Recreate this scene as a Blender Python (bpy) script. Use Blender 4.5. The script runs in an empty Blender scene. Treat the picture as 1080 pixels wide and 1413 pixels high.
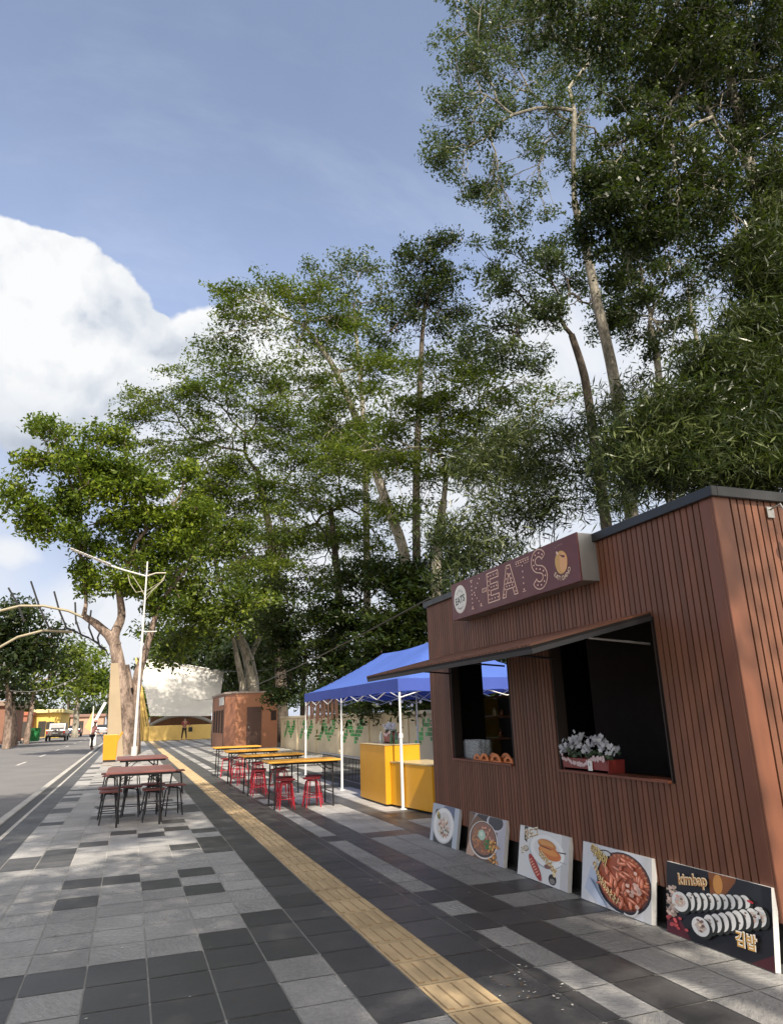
import bpy, math, random
import numpy as np
from mathutils import Vector, Matrix
R = math.radians
random.seed(7); rng = np.random.default_rng(11)
scene = bpy.context.scene
COL = scene.collection

# ------------------------------------------------------------------ camera
CAM = Vector((0.0, 0.0, 1.42)); FPX = 956.87
pitch, roll, yaw = 0.28477, -0.031111, 0.355975
fwd = Vector((math.sin(yaw)*math.cos(pitch), math.cos(yaw)*math.cos(pitch), math.sin(pitch)))
rt = Vector((math.cos(yaw), -math.sin(yaw), 0)); up = rt.cross(fwd)
CR = math.cos(roll)*rt + math.sin(roll)*up; CU = -math.sin(roll)*rt + math.cos(roll)*up
cd = bpy.data.cameras.new("camera"); cam = bpy.data.objects.new("camera", cd); COL.objects.link(cam)
m3 = Matrix((CR, CU, -fwd)).transposed(); cam.matrix_world = Matrix.Translation(CAM) @ m3.to_4x4()
cd.sensor_fit = 'VERTICAL'; cd.sensor_height = 36; cd.lens = FPX/1413*36
cd.clip_start = 0.05; cd.clip_end = 3000
scene.camera = cam
def ray(x, y): return (x-540)/FPX*CR - (y-706.5)/FPX*CU + fwd
def atY(x, y, Y):
    d = ray(x, y); return CAM + d*(Y/d.y)
def atX(x, y, X):
    d = ray(x, y); return CAM + d*(X/d.x)
def atZ(x, y, Z=0):
    d = ray(x, y); return CAM + d*((Z-CAM.z)/d.z)

# ------------------------------------------------------------------ light
SUN_AZ, SUN_EL = R(185), R(47)         # azimuth measured from +Y towards +X
S = Vector((math.sin(SUN_AZ)*math.cos(SUN_EL), math.cos(SUN_AZ)*math.cos(SUN_EL), math.sin(SUN_EL)))
sd = bpy.data.lights.new("sun", 'SUN'); sd.energy = 3.9; sd.angle = R(0.55); sd.color = (1, .90, .76)
so = bpy.data.objects.new("sun", sd); COL.objects.link(so); so.rotation_euler = S.to_track_quat('Z', 'Y').to_euler()
scene.view_settings.view_transform = 'Standard'; scene.view_settings.look = 'None'
scene.view_settings.exposure = 0.93; scene.view_settings.gamma = 1

w = bpy.data.worlds.new("World"); scene.world = w; w.use_nodes = True
class NT:
    """tiny node helper"""
    def __init__(s, tree): s.t = tree; s.n = tree.nodes; s.l = tree.links
    def add(s, typ, **kw):
        n = s.n.new(typ)
        for k, v in kw.items():
            if k.startswith('i_'):
                key = k[2:]; key = int(key) if key.isdigit() else key.replace('_', ' ')
                n.inputs[key].default_value = v
            else: setattr(n, k, v)
        return n
    def link(s, a, b): s.l.new(a, b)
    def put(s, sock, v):
        if hasattr(v, 'is_output') or isinstance(v, bpy.types.NodeSocket): s.l.new(v, sock)
        else: sock.default_value = v
    def math(s, op, a, b=None, c=None, clamp=False):
        n = s.n.new('ShaderNodeMath'); n.operation = op; n.use_clamp = clamp
        s.put(n.inputs[0], a)
        if b is not None: s.put(n.inputs[1], b)
        if c is not None: s.put(n.inputs[2], c)
        return n.outputs[0]
    def mix(s, f, a, b, typ='MIX'):
        n = s.n.new('ShaderNodeMix'); n.data_type = 'RGBA'; n.blend_type = typ
        s.put(n.inputs[0], f); s.put(n.inputs[6], a); s.put(n.inputs[7], b); return n.outputs[2]
    def noise(s, vec, scale, detail=4, rough=.55, dim='3D'):
        n = s.n.new('ShaderNodeTexNoise'); n.noise_dimensions = dim
        if vec is not None: s.l.new(vec, n.inputs['Vector'])
        n.inputs['Scale'].default_value = scale; n.inputs['Detail'].default_value = detail; n.inputs['Roughness'].default_value = rough
        return n.outputs['Fac']
    def ramp(s, f, *stops):
        n = s.n.new('ShaderNodeValToRGB'); s.put(n.inputs[0], f); e = n.color_ramp.elements
        while len(e) < len(stops): e.new(.5)
        for el, (p, c) in zip(e, stops):
            el.position = p; el.color = (*c, 1) if len(c) == 3 else c
        return n.outputs[0]
    def smooth(s, v, a, b):
        n = s.n.new('ShaderNodeMapRange'); n.interpolation_type = 'SMOOTHSTEP'
        s.put(n.inputs['Value'], v); n.inputs['From Min'].default_value = a; n.inputs['From Max'].default_value = b
        return n.outputs['Result']

def build_sky():
    t = NT(w.node_tree); t.n.clear()
    out = t.add('ShaderNodeOutputWorld'); bg = t.add('ShaderNodeBackground'); t.link(bg.outputs[0], out.inputs[0])
    sky = t.add('ShaderNodeTexSky', sky_type='NISHITA', sun_disc=False, sun_elevation=SUN_EL, sun_rotation=SUN_AZ,
                altitude=200, air_density=1.0, dust_density=1.2, ozone_density=1.6)
    bg.inputs[1].default_value = 0.10
    tc = t.add('ShaderNodeTexCoord'); D = tc.outputs['Generated']
    # warped direction for cloud edges
    def nv(scale, amp, det=6):
        n = t.add('ShaderNodeTexNoise'); t.link(D, n.inputs['Vector']); n.inputs['Scale'].default_value = scale
        n.inputs['Detail'].default_value = det; n.inputs['Roughness'].default_value = .55
        a = t.add('ShaderNodeVectorMath', operation='SUBTRACT'); t.link(n.outputs['Color'], a.inputs[0]); a.inputs[1].default_value = (.5, .5, .5)
        b = t.add('ShaderNodeVectorMath', operation='SCALE'); t.link(a.outputs[0], b.inputs[0]); b.inputs['Scale'].default_value = amp
        return b.outputs[0]
    w1 = nv(7, .10, 7); ad = t.add('ShaderNodeVectorMath', operation='ADD'); t.link(D, ad.inputs[0]); t.link(w1, ad.inputs[1])
    W = ad.outputs[0]
    def blob(px, py, rad, soft=.35, V=W):
        d = ray(px, py).normalized()
        n = t.add('ShaderNodeVectorMath', operation='DISTANCE'); t.link(V, n.inputs[0]); n.inputs[1].default_value = d
        r = rad/FPX
        return t.smooth(t.math('DIVIDE', n.outputs['Value'], r), 1.0+soft*.2, 1.0-soft)
    def union(lst):
        o = lst[0]
        for x in lst[1:]: o = t.math('MAXIMUM', o, x)
        return o
    cum = union([blob(-10, 415, 95, .05), blob(60, 425, 92, .05), blob(130, 455, 84, .05), blob(200, 490, 66, .05), blob(275, 478, 52, .18), blob(350, 470, 56, .2),
                 blob(-80, 470, 130, .12), blob(40, 520, 95, .2), blob(150, 520, 80, .2), blob(430, 540, 90, .5), blob(540, 600, 80, .7), blob(-220, 480, 150, .2)])
    low = union([blob(340, 640, 170, .7), blob(230, 660, 90, .8), blob(120, 900, 130, .6), blob(250, 930, 180, .5), blob(0, 960, 130, .6), blob(420, 830, 220, .7), blob(700, 700, 220, .8), blob(640, 640, 230, .7), blob(480, 640, 150, .7), blob(760, 500, 150, .8), blob(900, 560, 200, .8), blob(20, 760, 40, .8), blob(-300, 900, 300, .6), blob(1500, 800, 500, .7)])
    # inner shading of the clouds (billows)
    off = t.add('ShaderNodeVectorMath', operation='ADD'); t.link(W, off.inputs[0]); off.inputs[1].default_value = (S*0.03)[:]
    n1 = t.noise(W, 6, 5, .46); n2 = t.noise(off.outputs[0], 6, 5, .46)
    rel = t.math('ADD', t.math('MULTIPLY', t.math('SUBTRACT', n1, n2), 2.2), .80, clamp=True)
    sx = t.add('ShaderNodeSeparateXYZ'); t.link(D, sx.inputs[0]); z = sx.outputs[2]
    base = t.smooth(z, .34, .50)                  # cumulus base greyer than its top
    shade = t.math('MULTIPLY', rel, t.math('ADD', t.math('MULTIPLY', base, .40), .60))
    ccol = t.ramp(shade, (0.0, (1.45, 1.75, 2.3)), (.42, (2.6, 2.9, 3.4)), (.62, (4.1, 4.3, 4.6)), (.80, (5.1, 5.15, 5.2)))
    # ramp clips at 1? colours above one are kept
    lcol = t.ramp(rel, (0.3, (3.1, 3.45, 4.1)), (.8, (4.8, 4.9, 5.05)))
    veil = t.noise(D, 2.3, 5, .6)
    skyc = t.mix(t.math('ADD', .25, t.math('MULTIPLY', t.smooth(veil, .35, .75), .30)), sky.outputs[0], (2.3, 2.75, 3.9, 1))
    lav = t.mix(.45, skyc, (2.05, 2.6, 4.1, 1))
    mpc = t.add('ShaderNodeMapping'); t.link(D, mpc.inputs[0]); mpc.inputs['Rotation'].default_value = (0, .5, .9); mpc.inputs['Scale'].default_value = (1.2, 5.0, 2.2)
    wis = t.smooth(t.noise(mpc.outputs[0], 2.4, 7, .62), .46, .74); lav = t.mix(t.math('MULTIPLY', wis, .40), lav, (3.1, 3.55, 4.5, 1))
    gh = t.smooth(z, .80, .45)
    lav = t.mix(t.math('MULTIPLY', gh, .45), lav, (2.75, 3.4, 5.0, 1))
    lav = t.mix(t.math('MULTIPLY', t.smooth(z, .50, .80), .52), lav, (1.05, 1.42, 2.15, 1))
    # bluish grey shelf under the cumulus
    grey = union([blob(60, 600, 150, .9, D), blob(-120, 640, 200, .9, D), blob(140, 740, 90, .9, D)])
    gcol = t.mix(t.noise(W, 5, 4), (1.9, 2.3, 3.3, 1), (3.4, 3.9, 5.0, 1))
    c = t.mix(t.math('MULTIPLY', grey, .85), lav, gcol)
    c = t.mix(t.math('MULTIPLY', low, .92), c, lcol)
    c = t.mix(cum, c, ccol)
    # added unseen cloud bank behind the photographer, brightens and warms the shade
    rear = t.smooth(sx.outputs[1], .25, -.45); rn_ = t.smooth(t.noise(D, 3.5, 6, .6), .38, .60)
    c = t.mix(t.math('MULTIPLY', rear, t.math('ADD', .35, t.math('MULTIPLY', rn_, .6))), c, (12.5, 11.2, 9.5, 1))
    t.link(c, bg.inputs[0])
build_sky()
cy = scene.cycles
try:
    cy.max_bounces = 7; cy.diffuse_bounces = 3; cy.glossy_bounces = 3; cy.transmission_bounces = 5; cy.transparent_max_bounces = 6
except Exception: pass

# ------------------------------------------------------------------ materials
MATS = {}
def mat(name, col=(.5, .5, .5), rough=.7, var=.12, vscale=3.0, bump=0, bscale=40, metal=0, dirt=0, dirtcol=(.08, .06, .04), spec=.5,
        coord='Object', attr=None, transl=0, emit=None, alpha=None, island=0, coat=0, stretch=None):
    if name in MATS: return MATS[name]
    m = bpy.data.materials.new(name); m.use_nodes = True; MATS[name] = m
    t = NT(m.node_tree); t.n.clear(); out = t.add('ShaderNodeOutputMaterial'); b = t.add('ShaderNodeBsdfPrincipled')
    tc = t.add('ShaderNodeTexCoord'); V = tc.outputs[coord]
    if stretch:
        mp = t.add('ShaderNodeMapping'); t.link(V, mp.inputs[0]); mp.inputs['Scale'].default_value = stretch; V = mp.outputs[0]
    if attr:
        at = t.add('ShaderNodeAttribute', attribute_name=attr); c = at.outputs['Color']
    else: c = (*col, 1)
    if var:
        n = t.noise(V, vscale, 6, .6)
        f = t.math('ADD', t.math('MULTIPLY', t.math('SUBTRACT', n, .5), var*4), 1)
        vm = t.add('ShaderNodeVectorMath', operation='SCALE')
        if attr: t.link(c, vm.inputs[0])
        else: vm.inputs[0].default_value = col
        t.link(f, vm.inputs['Scale']); c = vm.outputs[0]
    if island:
        gi = t.add('ShaderNodeNewGeometry')
        f = t.math('ADD', t.math('MULTIPLY', t.math('SUBTRACT', gi.outputs['Random Per Island'], .5), island*2), 1)
        vm = t.add('ShaderNodeVectorMath', operation='SCALE'); t.put(vm.inputs[0], c if not isinstance(c, tuple) else col); t.link(f, vm.inputs['Scale']); c = vm.outputs[0]
    if dirt:
        d = t.smooth(t.noise(V, vscale*.7+.3, 8, .7), .52, .72)
        c = t.mix(t.math('MULTIPLY', d, dirt), c, (*dirtcol, 1))
    t.put(b.inputs['Base Color'], c if not (isinstance(c, tuple) and len(c) == 3) else (*c, 1))
    rn = t.noise(V, vscale*3, 4)
    t.put(b.inputs['Roughness'], t.math('ADD', t.math('MULTIPLY', t.math('SUBTRACT', rn, .5), .25), rough, clamp=True))
    b.inputs['Metallic'].default_value = metal; b.inputs['Specular IOR Level'].default_value = spec
    if coat: b.inputs['Coat Weight'].default_value = coat; b.inputs['Coat Roughness'].default_value = .15
    if emit: b.inputs['Emission Color'].default_value = (*emit[:3], 1); b.inputs['Emission Strength'].default_value = emit[3]
    if bump:
        bn = t.add('ShaderNodeBump'); bn.inputs['Distance'].default_value = bump; bn.inputs['Strength'].default_value = .9
        t.link(t.noise(V, bscale, 6, .65), bn.inputs['Height']); t.link(bn.outputs[0], b.inputs['Normal'])
    if transl:
        tr = t.add('ShaderNodeBsdfTranslucent'); t.put(tr.inputs[0], c if not (isinstance(c, tuple) and len(c) == 3) else (*c, 1))
        mx = t.add('ShaderNodeMixShader'); mx.inputs[0].default_value = transl; t.link(b.outputs[0], mx.inputs[1]); t.link(tr.outputs[0], mx.inputs[2])
        t.link(mx.outputs[0], out.inputs[0])
    elif alpha is not None:
        gl = t.add('ShaderNodeBsdfTransparent'); mx = t.add('ShaderNodeMixShader'); mx.inputs[0].default_value = alpha
        t.link(gl.outputs[0], mx.inputs[1]); t.link(b.outputs[0], mx.inputs[2]); t.link(mx.outputs[0], out.inputs[0])
    else: t.link(b.outputs[0], out.inputs[0])
    return m

def leafmat(name, c1, c2, c3, transl=.30, rough=.40):
    m = bpy.data.materials.new(name); m.use_nodes = True; MATS[name] = m
    t = NT(m.node_tree); t.n.clear(); out = t.add('ShaderNodeOutputMaterial'); b = t.add('ShaderNodeBsdfPrincipled')
    tc = t.add('ShaderNodeTexCoord'); V = tc.outputs['Object']
    gi = t.add('ShaderNodeNewGeometry')
    n = t.noise(V, .45, 3, .5); k = t.math('ADD', t.math('MULTIPLY', n, .65), t.math('MULTIPLY', gi.outputs['Random Per Island'], .35))
    c = t.ramp(k, (.25, c1), (.52, c2), (.75, c3))
    t.link(c, b.inputs['Base Color']); b.inputs['Roughness'].default_value = rough; b.inputs['Specular IOR Level'].default_value = .22
    tr = t.add('ShaderNodeBsdfTranslucent'); t.link(t.mix(.5, c, (.16, .24, .02, 1)), tr.inputs[0])
    mx = t.add('ShaderNodeMixShader'); mx.inputs[0].default_value = transl
    t.link(b.outputs[0], mx.inputs[1]); t.link(tr.outputs[0], mx.inputs[2]); t.link(mx.outputs[0], out.inputs[0])
    return m

# ------------------------------------------------------------------ mesh builder
class MB:
    def __init__(s): s.v = []; s.f = []; s.m = []; s.c = []
    def poly(s, pts, mi=0, col=None):
        i = len(s.v); s.v += [tuple(p) for p in pts]; s.f.append(tuple(range(i, i+len(pts)))); s.m.append(mi); s.c.append(col); return s
    def box(s, x0, x1, y0, y1, z0, z1, mi=0, M=None, col=None):
        p = [(x0, y0, z0), (x1, y0, z0), (x1, y1, z0), (x0, y1, z0), (x0, y0, z1), (x1, y0, z1), (x1, y1, z1), (x0, y1, z1)]
        if M is not None: p = [tuple(M @ Vector(q)) for q in p]
        i = len(s.v); s.v += p
        for f in ((0, 3, 2, 1), (4, 5, 6, 7), (0, 1, 5, 4), (1, 2, 6, 5), (2, 3, 7, 6), (3, 0, 4, 7)):
            s.f.append(tuple(i+k for k in f)); s.m.append(mi); s.c.append(col)
        return s
    def bbox(s, x0, x1, y0, y1, z0, z1, b=.006, mi=0, M=None):
        """box with chamfered edges"""
        c = Vector(((x0+x1)/2, (y0+y1)/2, (z0+z1)/2)); h = Vector(((x1-x0)/2, (y1-y0)/2, (z1-z0)/2)); b = min(b, h.x*.45, h.y*.45, h.z*.45)
        i = len(s.v); idx = {}
        for sx in (-1, 1):
            for sy in (-1, 1):
                for sz in (-1, 1):
                    for a in range(3):
                        q = Vector((sx*(h.x-b), sy*(h.y-b), sz*(h.z-b))); q[a] = (sx, sy, sz)[a]*h[a]; q += c
                        if M is not None: q = M @ q
                        idx[(sx, sy, sz, a)] = len(s.v); s.v.append(tuple(q))
        def F(*k): s.f.append(tuple(idx[q] for q in k)); s.m.append(mi); s.c.append(None)
        for a in range(3):
            o = [q for q in range(3) if q != a]
            for sg in (-1, 1):
                ks = []
                for (u, v) in ((-1, -1), (1, -1), (1, 1), (-1, 1)):
                    t = [0, 0, 0]; t[a] = sg; t[o[0]] = u; t[o[1]] = v; ks.append((*t, a))
                if (sg > 0) != (a != 1): ks.reverse()
                F(*ks)
            for u in (-1, 1):
                for v in (-1, 1):
                    t = [0, 0, 0]; t[o[0]] = u; t[o[1]] = v; t1 = list(t); t1[a] = -1; t2 = list(t); t2[a] = 1
                    F((*t1, o[0]), (*t2, o[0]), (*t2, o[1]), (*t1, o[1]))
        for sx in (-1, 1):
            for sy in (-1, 1):
                for sz in (-1, 1): F((sx, sy, sz, 0), (sx, sy, sz, 1), (sx, sy, sz, 2))
        return s
    def tube(s, pts, r, n=8, mi=0, cap=True, col=None):
        pts = [Vector(p) for p in pts]; rs = r if hasattr(r, '__len__') else [r]*len(pts)
        i0 = len(s.v); prev = None
        for k, p in enumerate(pts):
            d = (pts[min(k+1, len(pts)-1)] - pts[max(k-1, 0)]).normalized()
            if prev is None: a = d.orthogonal().normalized()
            else: a = (prev - d*prev.dot(d)); a = a.normalized() if a.length > 1e-6 else d.orthogonal().normalized()
            prev = a; b = d.cross(a)
            for j in range(n):
                t = 2*math.pi*j/n; s.v.append(tuple(p + (a*math.cos(t) + b*math.sin(t))*rs[k]))
        for k in range(len(pts)-1):
            for j in range(n):
                q = i0+k*n; s.f.append((q+j, q+(j+1) % n, q+n+(j+1) % n, q+n+j)); s.m.append(mi); s.c.append(col)
        if cap:
            s.f.append(tuple(i0+j for j in reversed(range(n)))); s.m.append(mi); s.c.append(col)
            q = i0+(len(pts)-1)*n; s.f.append(tuple(q+j for j in range(n))); s.m.append(mi); s.c.append(col)
        return s
    def lathe(s, c, prof, n=20, mi=0, col=None):
        i0 = len(s.v)
        for (r, z) in prof:
            for j in range(n): a = 2*math.pi*j/n; s.v.append((c[0]+r*math.cos(a), c[1]+r*math.sin(a), c[2]+z))
        for k in range(len(prof)-1):
            for j in range(n):
                q = i0+k*n; s.f.append((q+j, q+(j+1) % n, q+n+(j+1) % n, q+n+j)); s.m.append(mi); s.c.append(col)
        return s
    def prism(s, poly, z0, z1, f, mi=0, col=None):
        """poly in 2-D, f(u,v,w)->point, w from z0 to z1"""
        n = len(poly); i = len(s.v)
        s.v += [tuple(f(u, v, z0)) for u, v in poly] + [tuple(f(u, v, z1)) for u, v in poly]
        s.f.append(tuple(i+k for k in reversed(range(n)))); s.m.append(mi); s.c.append(col)
        s.f.append(tuple(i+n+k for k in range(n))); s.m.append(mi); s.c.append(col)
        for k in range(n): s.f.append((i+k, i+(k+1) % n, i+n+(k+1) % n, i+n+k)); s.m.append(mi); s.c.append(col)
        return s
    def build(s, name, mats, parent=None, smooth=False, bevel=0, fixn=False, **tg):
        me = bpy.data.meshes.new(name); me.from_pydata(s.v, [], s.f)
        if not isinstance(mats, (list, tuple)): mats = [mats]
        for q in mats: me.materials.append(q)
        me.polygons.foreach_set('material_index', np.array(s.m, dtype=np.int32))
        if any(c is not None for c in s.c):
            ca = me.color_attributes.new('Col', 'FLOAT_COLOR', 'CORNER'); L = []
            for f, c in zip(s.f, s.c): L += [(*(c or (.5, .5, .5)), 1)]*len(f)
            ca.data.foreach_set('color', np.array(L, dtype=np.float32).ravel())
        if fixn:
            import bmesh
            bm = bmesh.new(); bm.from_mesh(me); bmesh.ops.recalc_face_normals(bm, faces=bm.faces); bm.to_mesh(me); bm.free()
        if smooth:
            me.polygons.foreach_set('use_smooth', np.ones(len(me.polygons), dtype=bool))
            try: me.set_sharp_from_angle(angle=R(40))
            except Exception: pass
        me.validate(); me.update()
        o = bpy.data.objects.new(name, me); COL.objects.link(o)
        if parent: o.parent = parent
        if bevel:
            bv = o.modifiers.new('bevel', 'BEVEL'); bv.width = bevel; bv.segments = 2; bv.limit_method = 'ANGLE'
        if tg: tag(o, **tg)
        return o
def tag(o, label=None, cat=None, group=None, kind=None):
    if label: o['label'] = label
    if cat: o['category'] = cat
    if group: o['group'] = group
    if kind: o['kind'] = kind
    return o
def thing(name, label, cat, loc=(0, 0, 0), rz=0, group=None):
    o = bpy.data.objects.new(name, None); COL.objects.link(o); o.location = loc; o.rotation_euler = (0, 0, rz); o.empty_display_size = .1
    return tag(o, label, cat, group)
def dup(root, loc, rz=0, label=None, group=None, scale=None):
    def cp(o, par):
        c = o.copy(); COL.objects.link(c)
        if par: c.parent = par
        for ch in [q for q in o.children]: cp(ch, c)
        return c
    r = cp(root, None); r.location = loc; r.rotation_euler = (0, 0, rz)
    if scale: r.scale = scale
    if label: r['label'] = label
    if group: r['group'] = group
    return r
def part(p, parent):
    """parent a world-space mesh to an empty, keeping it in place"""
    p.parent = parent; p.matrix_parent_inverse = parent.matrix_basis.inverted(); return p
def text2d(body, size=1.0, bold=0.0):
    """text as flat polygons: list of triangles/quads in 2-D, left bottom at origin -> (verts, faces, width)"""
    cu = bpy.data.curves.new('t', 'FONT'); cu.body = body; cu.size = size; cu.offset = bold; cu.resolution_u = 3
    o = bpy.data.objects.new('t', cu); COL.objects.link(o); bpy.context.view_layer.update()
    me = o.to_mesh(); V = [(v.co.x, v.co.y) for v in me.vertices]; F = [tuple(p.vertices) for p in me.polygons]
    o.to_mesh_clear(); bpy.data.objects.remove(o); bpy.data.curves.remove(cu)
    if not V: return [], [], 0
    x0 = min(v[0] for v in V); y0 = min(v[1] for v in V); x1 = max(v[0] for v in V)
    return [(a-x0, b-y0) for a, b in V], F, x1-x0
#@@SPLIT setting
# ------------------------------------------------------------------ common materials
def barkmat(name, c1, c2, c3, sc=1.0):
    m = bpy.data.materials.new(name); m.use_nodes = True; MATS[name] = m
    t = NT(m.node_tree); t.n.clear(); out = t.add('ShaderNodeOutputMaterial'); b = t.add('ShaderNodeBsdfPrincipled'); tc = t.add('ShaderNodeTexCoord')
    mp = t.add('ShaderNodeMapping'); t.link(tc.outputs['Object'], mp.inputs[0]); mp.inputs['Scale'].default_value = (1, 1, .4); V = mp.outputs[0]
    n = t.noise(V, 2.2*sc, 8, .7); n2 = t.noise(V, 14*sc, 6, .7); k = t.math('ADD', t.math('MULTIPLY', n, .65), t.math('MULTIPLY', n2, .35))
    c = t.ramp(k, (.40, c3), (.49, c1), (.60, c2)); t.link(c, b.inputs['Base Color']); b.inputs['Roughness'].default_value = .9
    bn = t.add('ShaderNodeBump'); bn.inputs['Distance'].default_value = .06/sc; t.link(t.noise(V, 11*sc, 6, .7), bn.inputs['Height']); t.link(bn.outputs[0], b.inputs['Normal']); t.link(b.outputs[0], out.inputs[0])
    return m
M_clad = mat('wood_composite_cladding', (.150, .059, .031), .55, .14, 1.4, .0008, 60, dirt=.35, dirtcol=(.085, .042, .026), island=.17, stretch=(3, 3, .5))
M_groove = mat('cladding_groove', (.008, .005, .004), .8, 0)
M_dark = mat('dark_metal', (.035, .036, .04), .45, .12, 4, 0, metal=.3)
M_black = mat('black_paint', (.012, .012, .013), .4, .1)
M_steel = mat('brushed_steel', (.34, .34, .33), .38, .25, 5, metal=.8, stretch=(1, 1, .2))
M_white = mat('white_painted_metal', (.72, .72, .70), .45, .06, 5)
M_conc = mat('concrete', (.33, .31, .28), .85, .12, 2, .003, 30, dirt=.3)
M_art = mat('printed_ink', rough=.35, var=.04, vscale=30, attr='Col', spec=.4)
M_bulb = mat('bulb_glass', (.85, .85, .82), .2, 0)

# ------------------------------------------------------------------ ground, road, paving
def sheet(name, x0, x1, y0, y1, z, m, **k):
    return MB().poly([(x0, y0, z), (x1, y0, z), (x1, y1, z), (x0, y1, z)]).build(name, m, kind='structure', **k)
M_soil = mat('soil_grass', (.07, .075, .035), .95, .3, .6, .02, 12, dirt=.6, dirtcol=(.10, .07, .045))
sheet('ground', -1500, 1500, -600, 2500, -.17, M_soil)
M_asph = mat('asphalt', (.155, .150, .150), .82, .16, .45, .003, 160, dirt=.35, dirtcol=(.10, .097, .09))
sheet('road', -9.55, -1.86, -60, 420, -.125, M_asph)
def lane():
    b = MB()
    for k in range(-4, 26):
        y = 9.5 + k*8.2
        b.poly([(-4.32, y, -.121), (-4.2, y, -.121), (-4.2, y+3.0, -.121), (-4.32, y+3.0, -.121)])
    b.build('road_markings', [mat('worn_road_paint', (.48, .47, .44), .8, .3, 6, dirt=.8, dirtcol=(.16, .155, .15)),
                              mat('faint_road_paint', (.25, .245, .235), .8, .3, 6, dirt=.9, dirtcol=(.16, .155, .15))], kind='structure')
lane()
# near kerb: pale kerb stone, dark channel stone, pale joint line
b = MB()
for k in range(-40, 150):
    y = k*1.0
    b.bbox(-1.86, -1.72, y+.004, y+.996, -.30, .012, .012, 0)
for k in range(-20, 75):
    y = k*2.0
    b.box(-1.72, -1.525, y+.003, y+1.997, -.2, -.012, 1)
    b.box(-1.525, -1.47, y+.003, y+1.997, -.2, .0035, 0)
b.build('kerb', [mat('kerb_stone', (.40, .39, .365), .8, .15, 2, .002, 40, dirt=.4, dirtcol=(.2, .19, .17)), mat('channel_stone', (.07, .07, .07), .7, .2)], kind='structure')
# far kerb black and white blocks
b = MB()
for k in range(-10, 110):
    b.bbox(-9.72, -9.55, k*1.0+.01, k*1.0+.99, -.3, .06, .015, k % 2)
b.build('far_kerb', [mat('kerb_white', (.62, .61, .57), .8, .15, dirt=.3), mat('kerb_black', (.04, .04, .04), .8, .15)], kind='structure')
sheet('far_pavement', -40, -9.72, -20, 420, .0, mat('far_paving', (.30, .22, .16), .9, .3, .8, .004, 20, dirt=.4))
sheet('paving_bed', -1.47, 7.3, -14, 120, -.006, mat('tile_grout', (.46, .45, .42), .9, .2, 6))
XS = [-1.47, -1.16, -.82, -.475, -.135, .205, .55, .89, 1.22, 1.565, 1.885, 2.205, 2.305, 2.53, 2.835, 3.14, 3.45, 3.75, 4.10, 4.45, 4.8, 5.15, 5.5, 5.85, 6.2, 6.55, 6.9, 7.3]
PX = .39; Y0 = 4.82
def tilekind(i, k):
    """0 dark, 1 grey"""
    h = math.sin(i*127.1+k*311.7)*43758.5453; h -= math.floor(h)
    if i == 0: return 0
    if i in (9, 10): return 0 if i == 10 or k > -4 else (1 if k in (-4, -5) else 0)
    if i in (1, 2, 3, 4, 5, 6, 7, 8):
        if i == 8: return 1 if k in (-4, -5, -6) else 0
        if k < 0:
            if i == 7: return 1 if k in (-1, -2, -3) else 0
            if i == 3: return 1 if k <= -1 else 0
            if i in (1, 2): return 1 if k in (-3, -4) else 0
            return 0
        if k == 0: return 0
        near = {1: {1: 0, 10: 0, 11: 0}, 2: {10: 0, 11: 0, 12: 0}, 3: {5: 0, 7: 0, 13: 0}, 4: {5: 1, 7: 0, 15: 0},
                5: {6: 0, 14: 0}, 6: {5: 0, 7: 0, 15: 0, 17: 0}, 7: {1: 0, 11: 0, 14: 0}, 8: {}}
        if i == 7 and k <= 2: return 0
        if i == 7 and k in (10, 11, 12): return 0
        if i == 6 and k == 1: return 0
        if i == 6 and k == 11: return 0
        if i == 7 and k in (20, 21, 22): return 0
        if k in near.get(i, {}): return near[i][k]
        if k <= 18: return 1
        return 0 if h < .13 else 1
    return None
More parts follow.
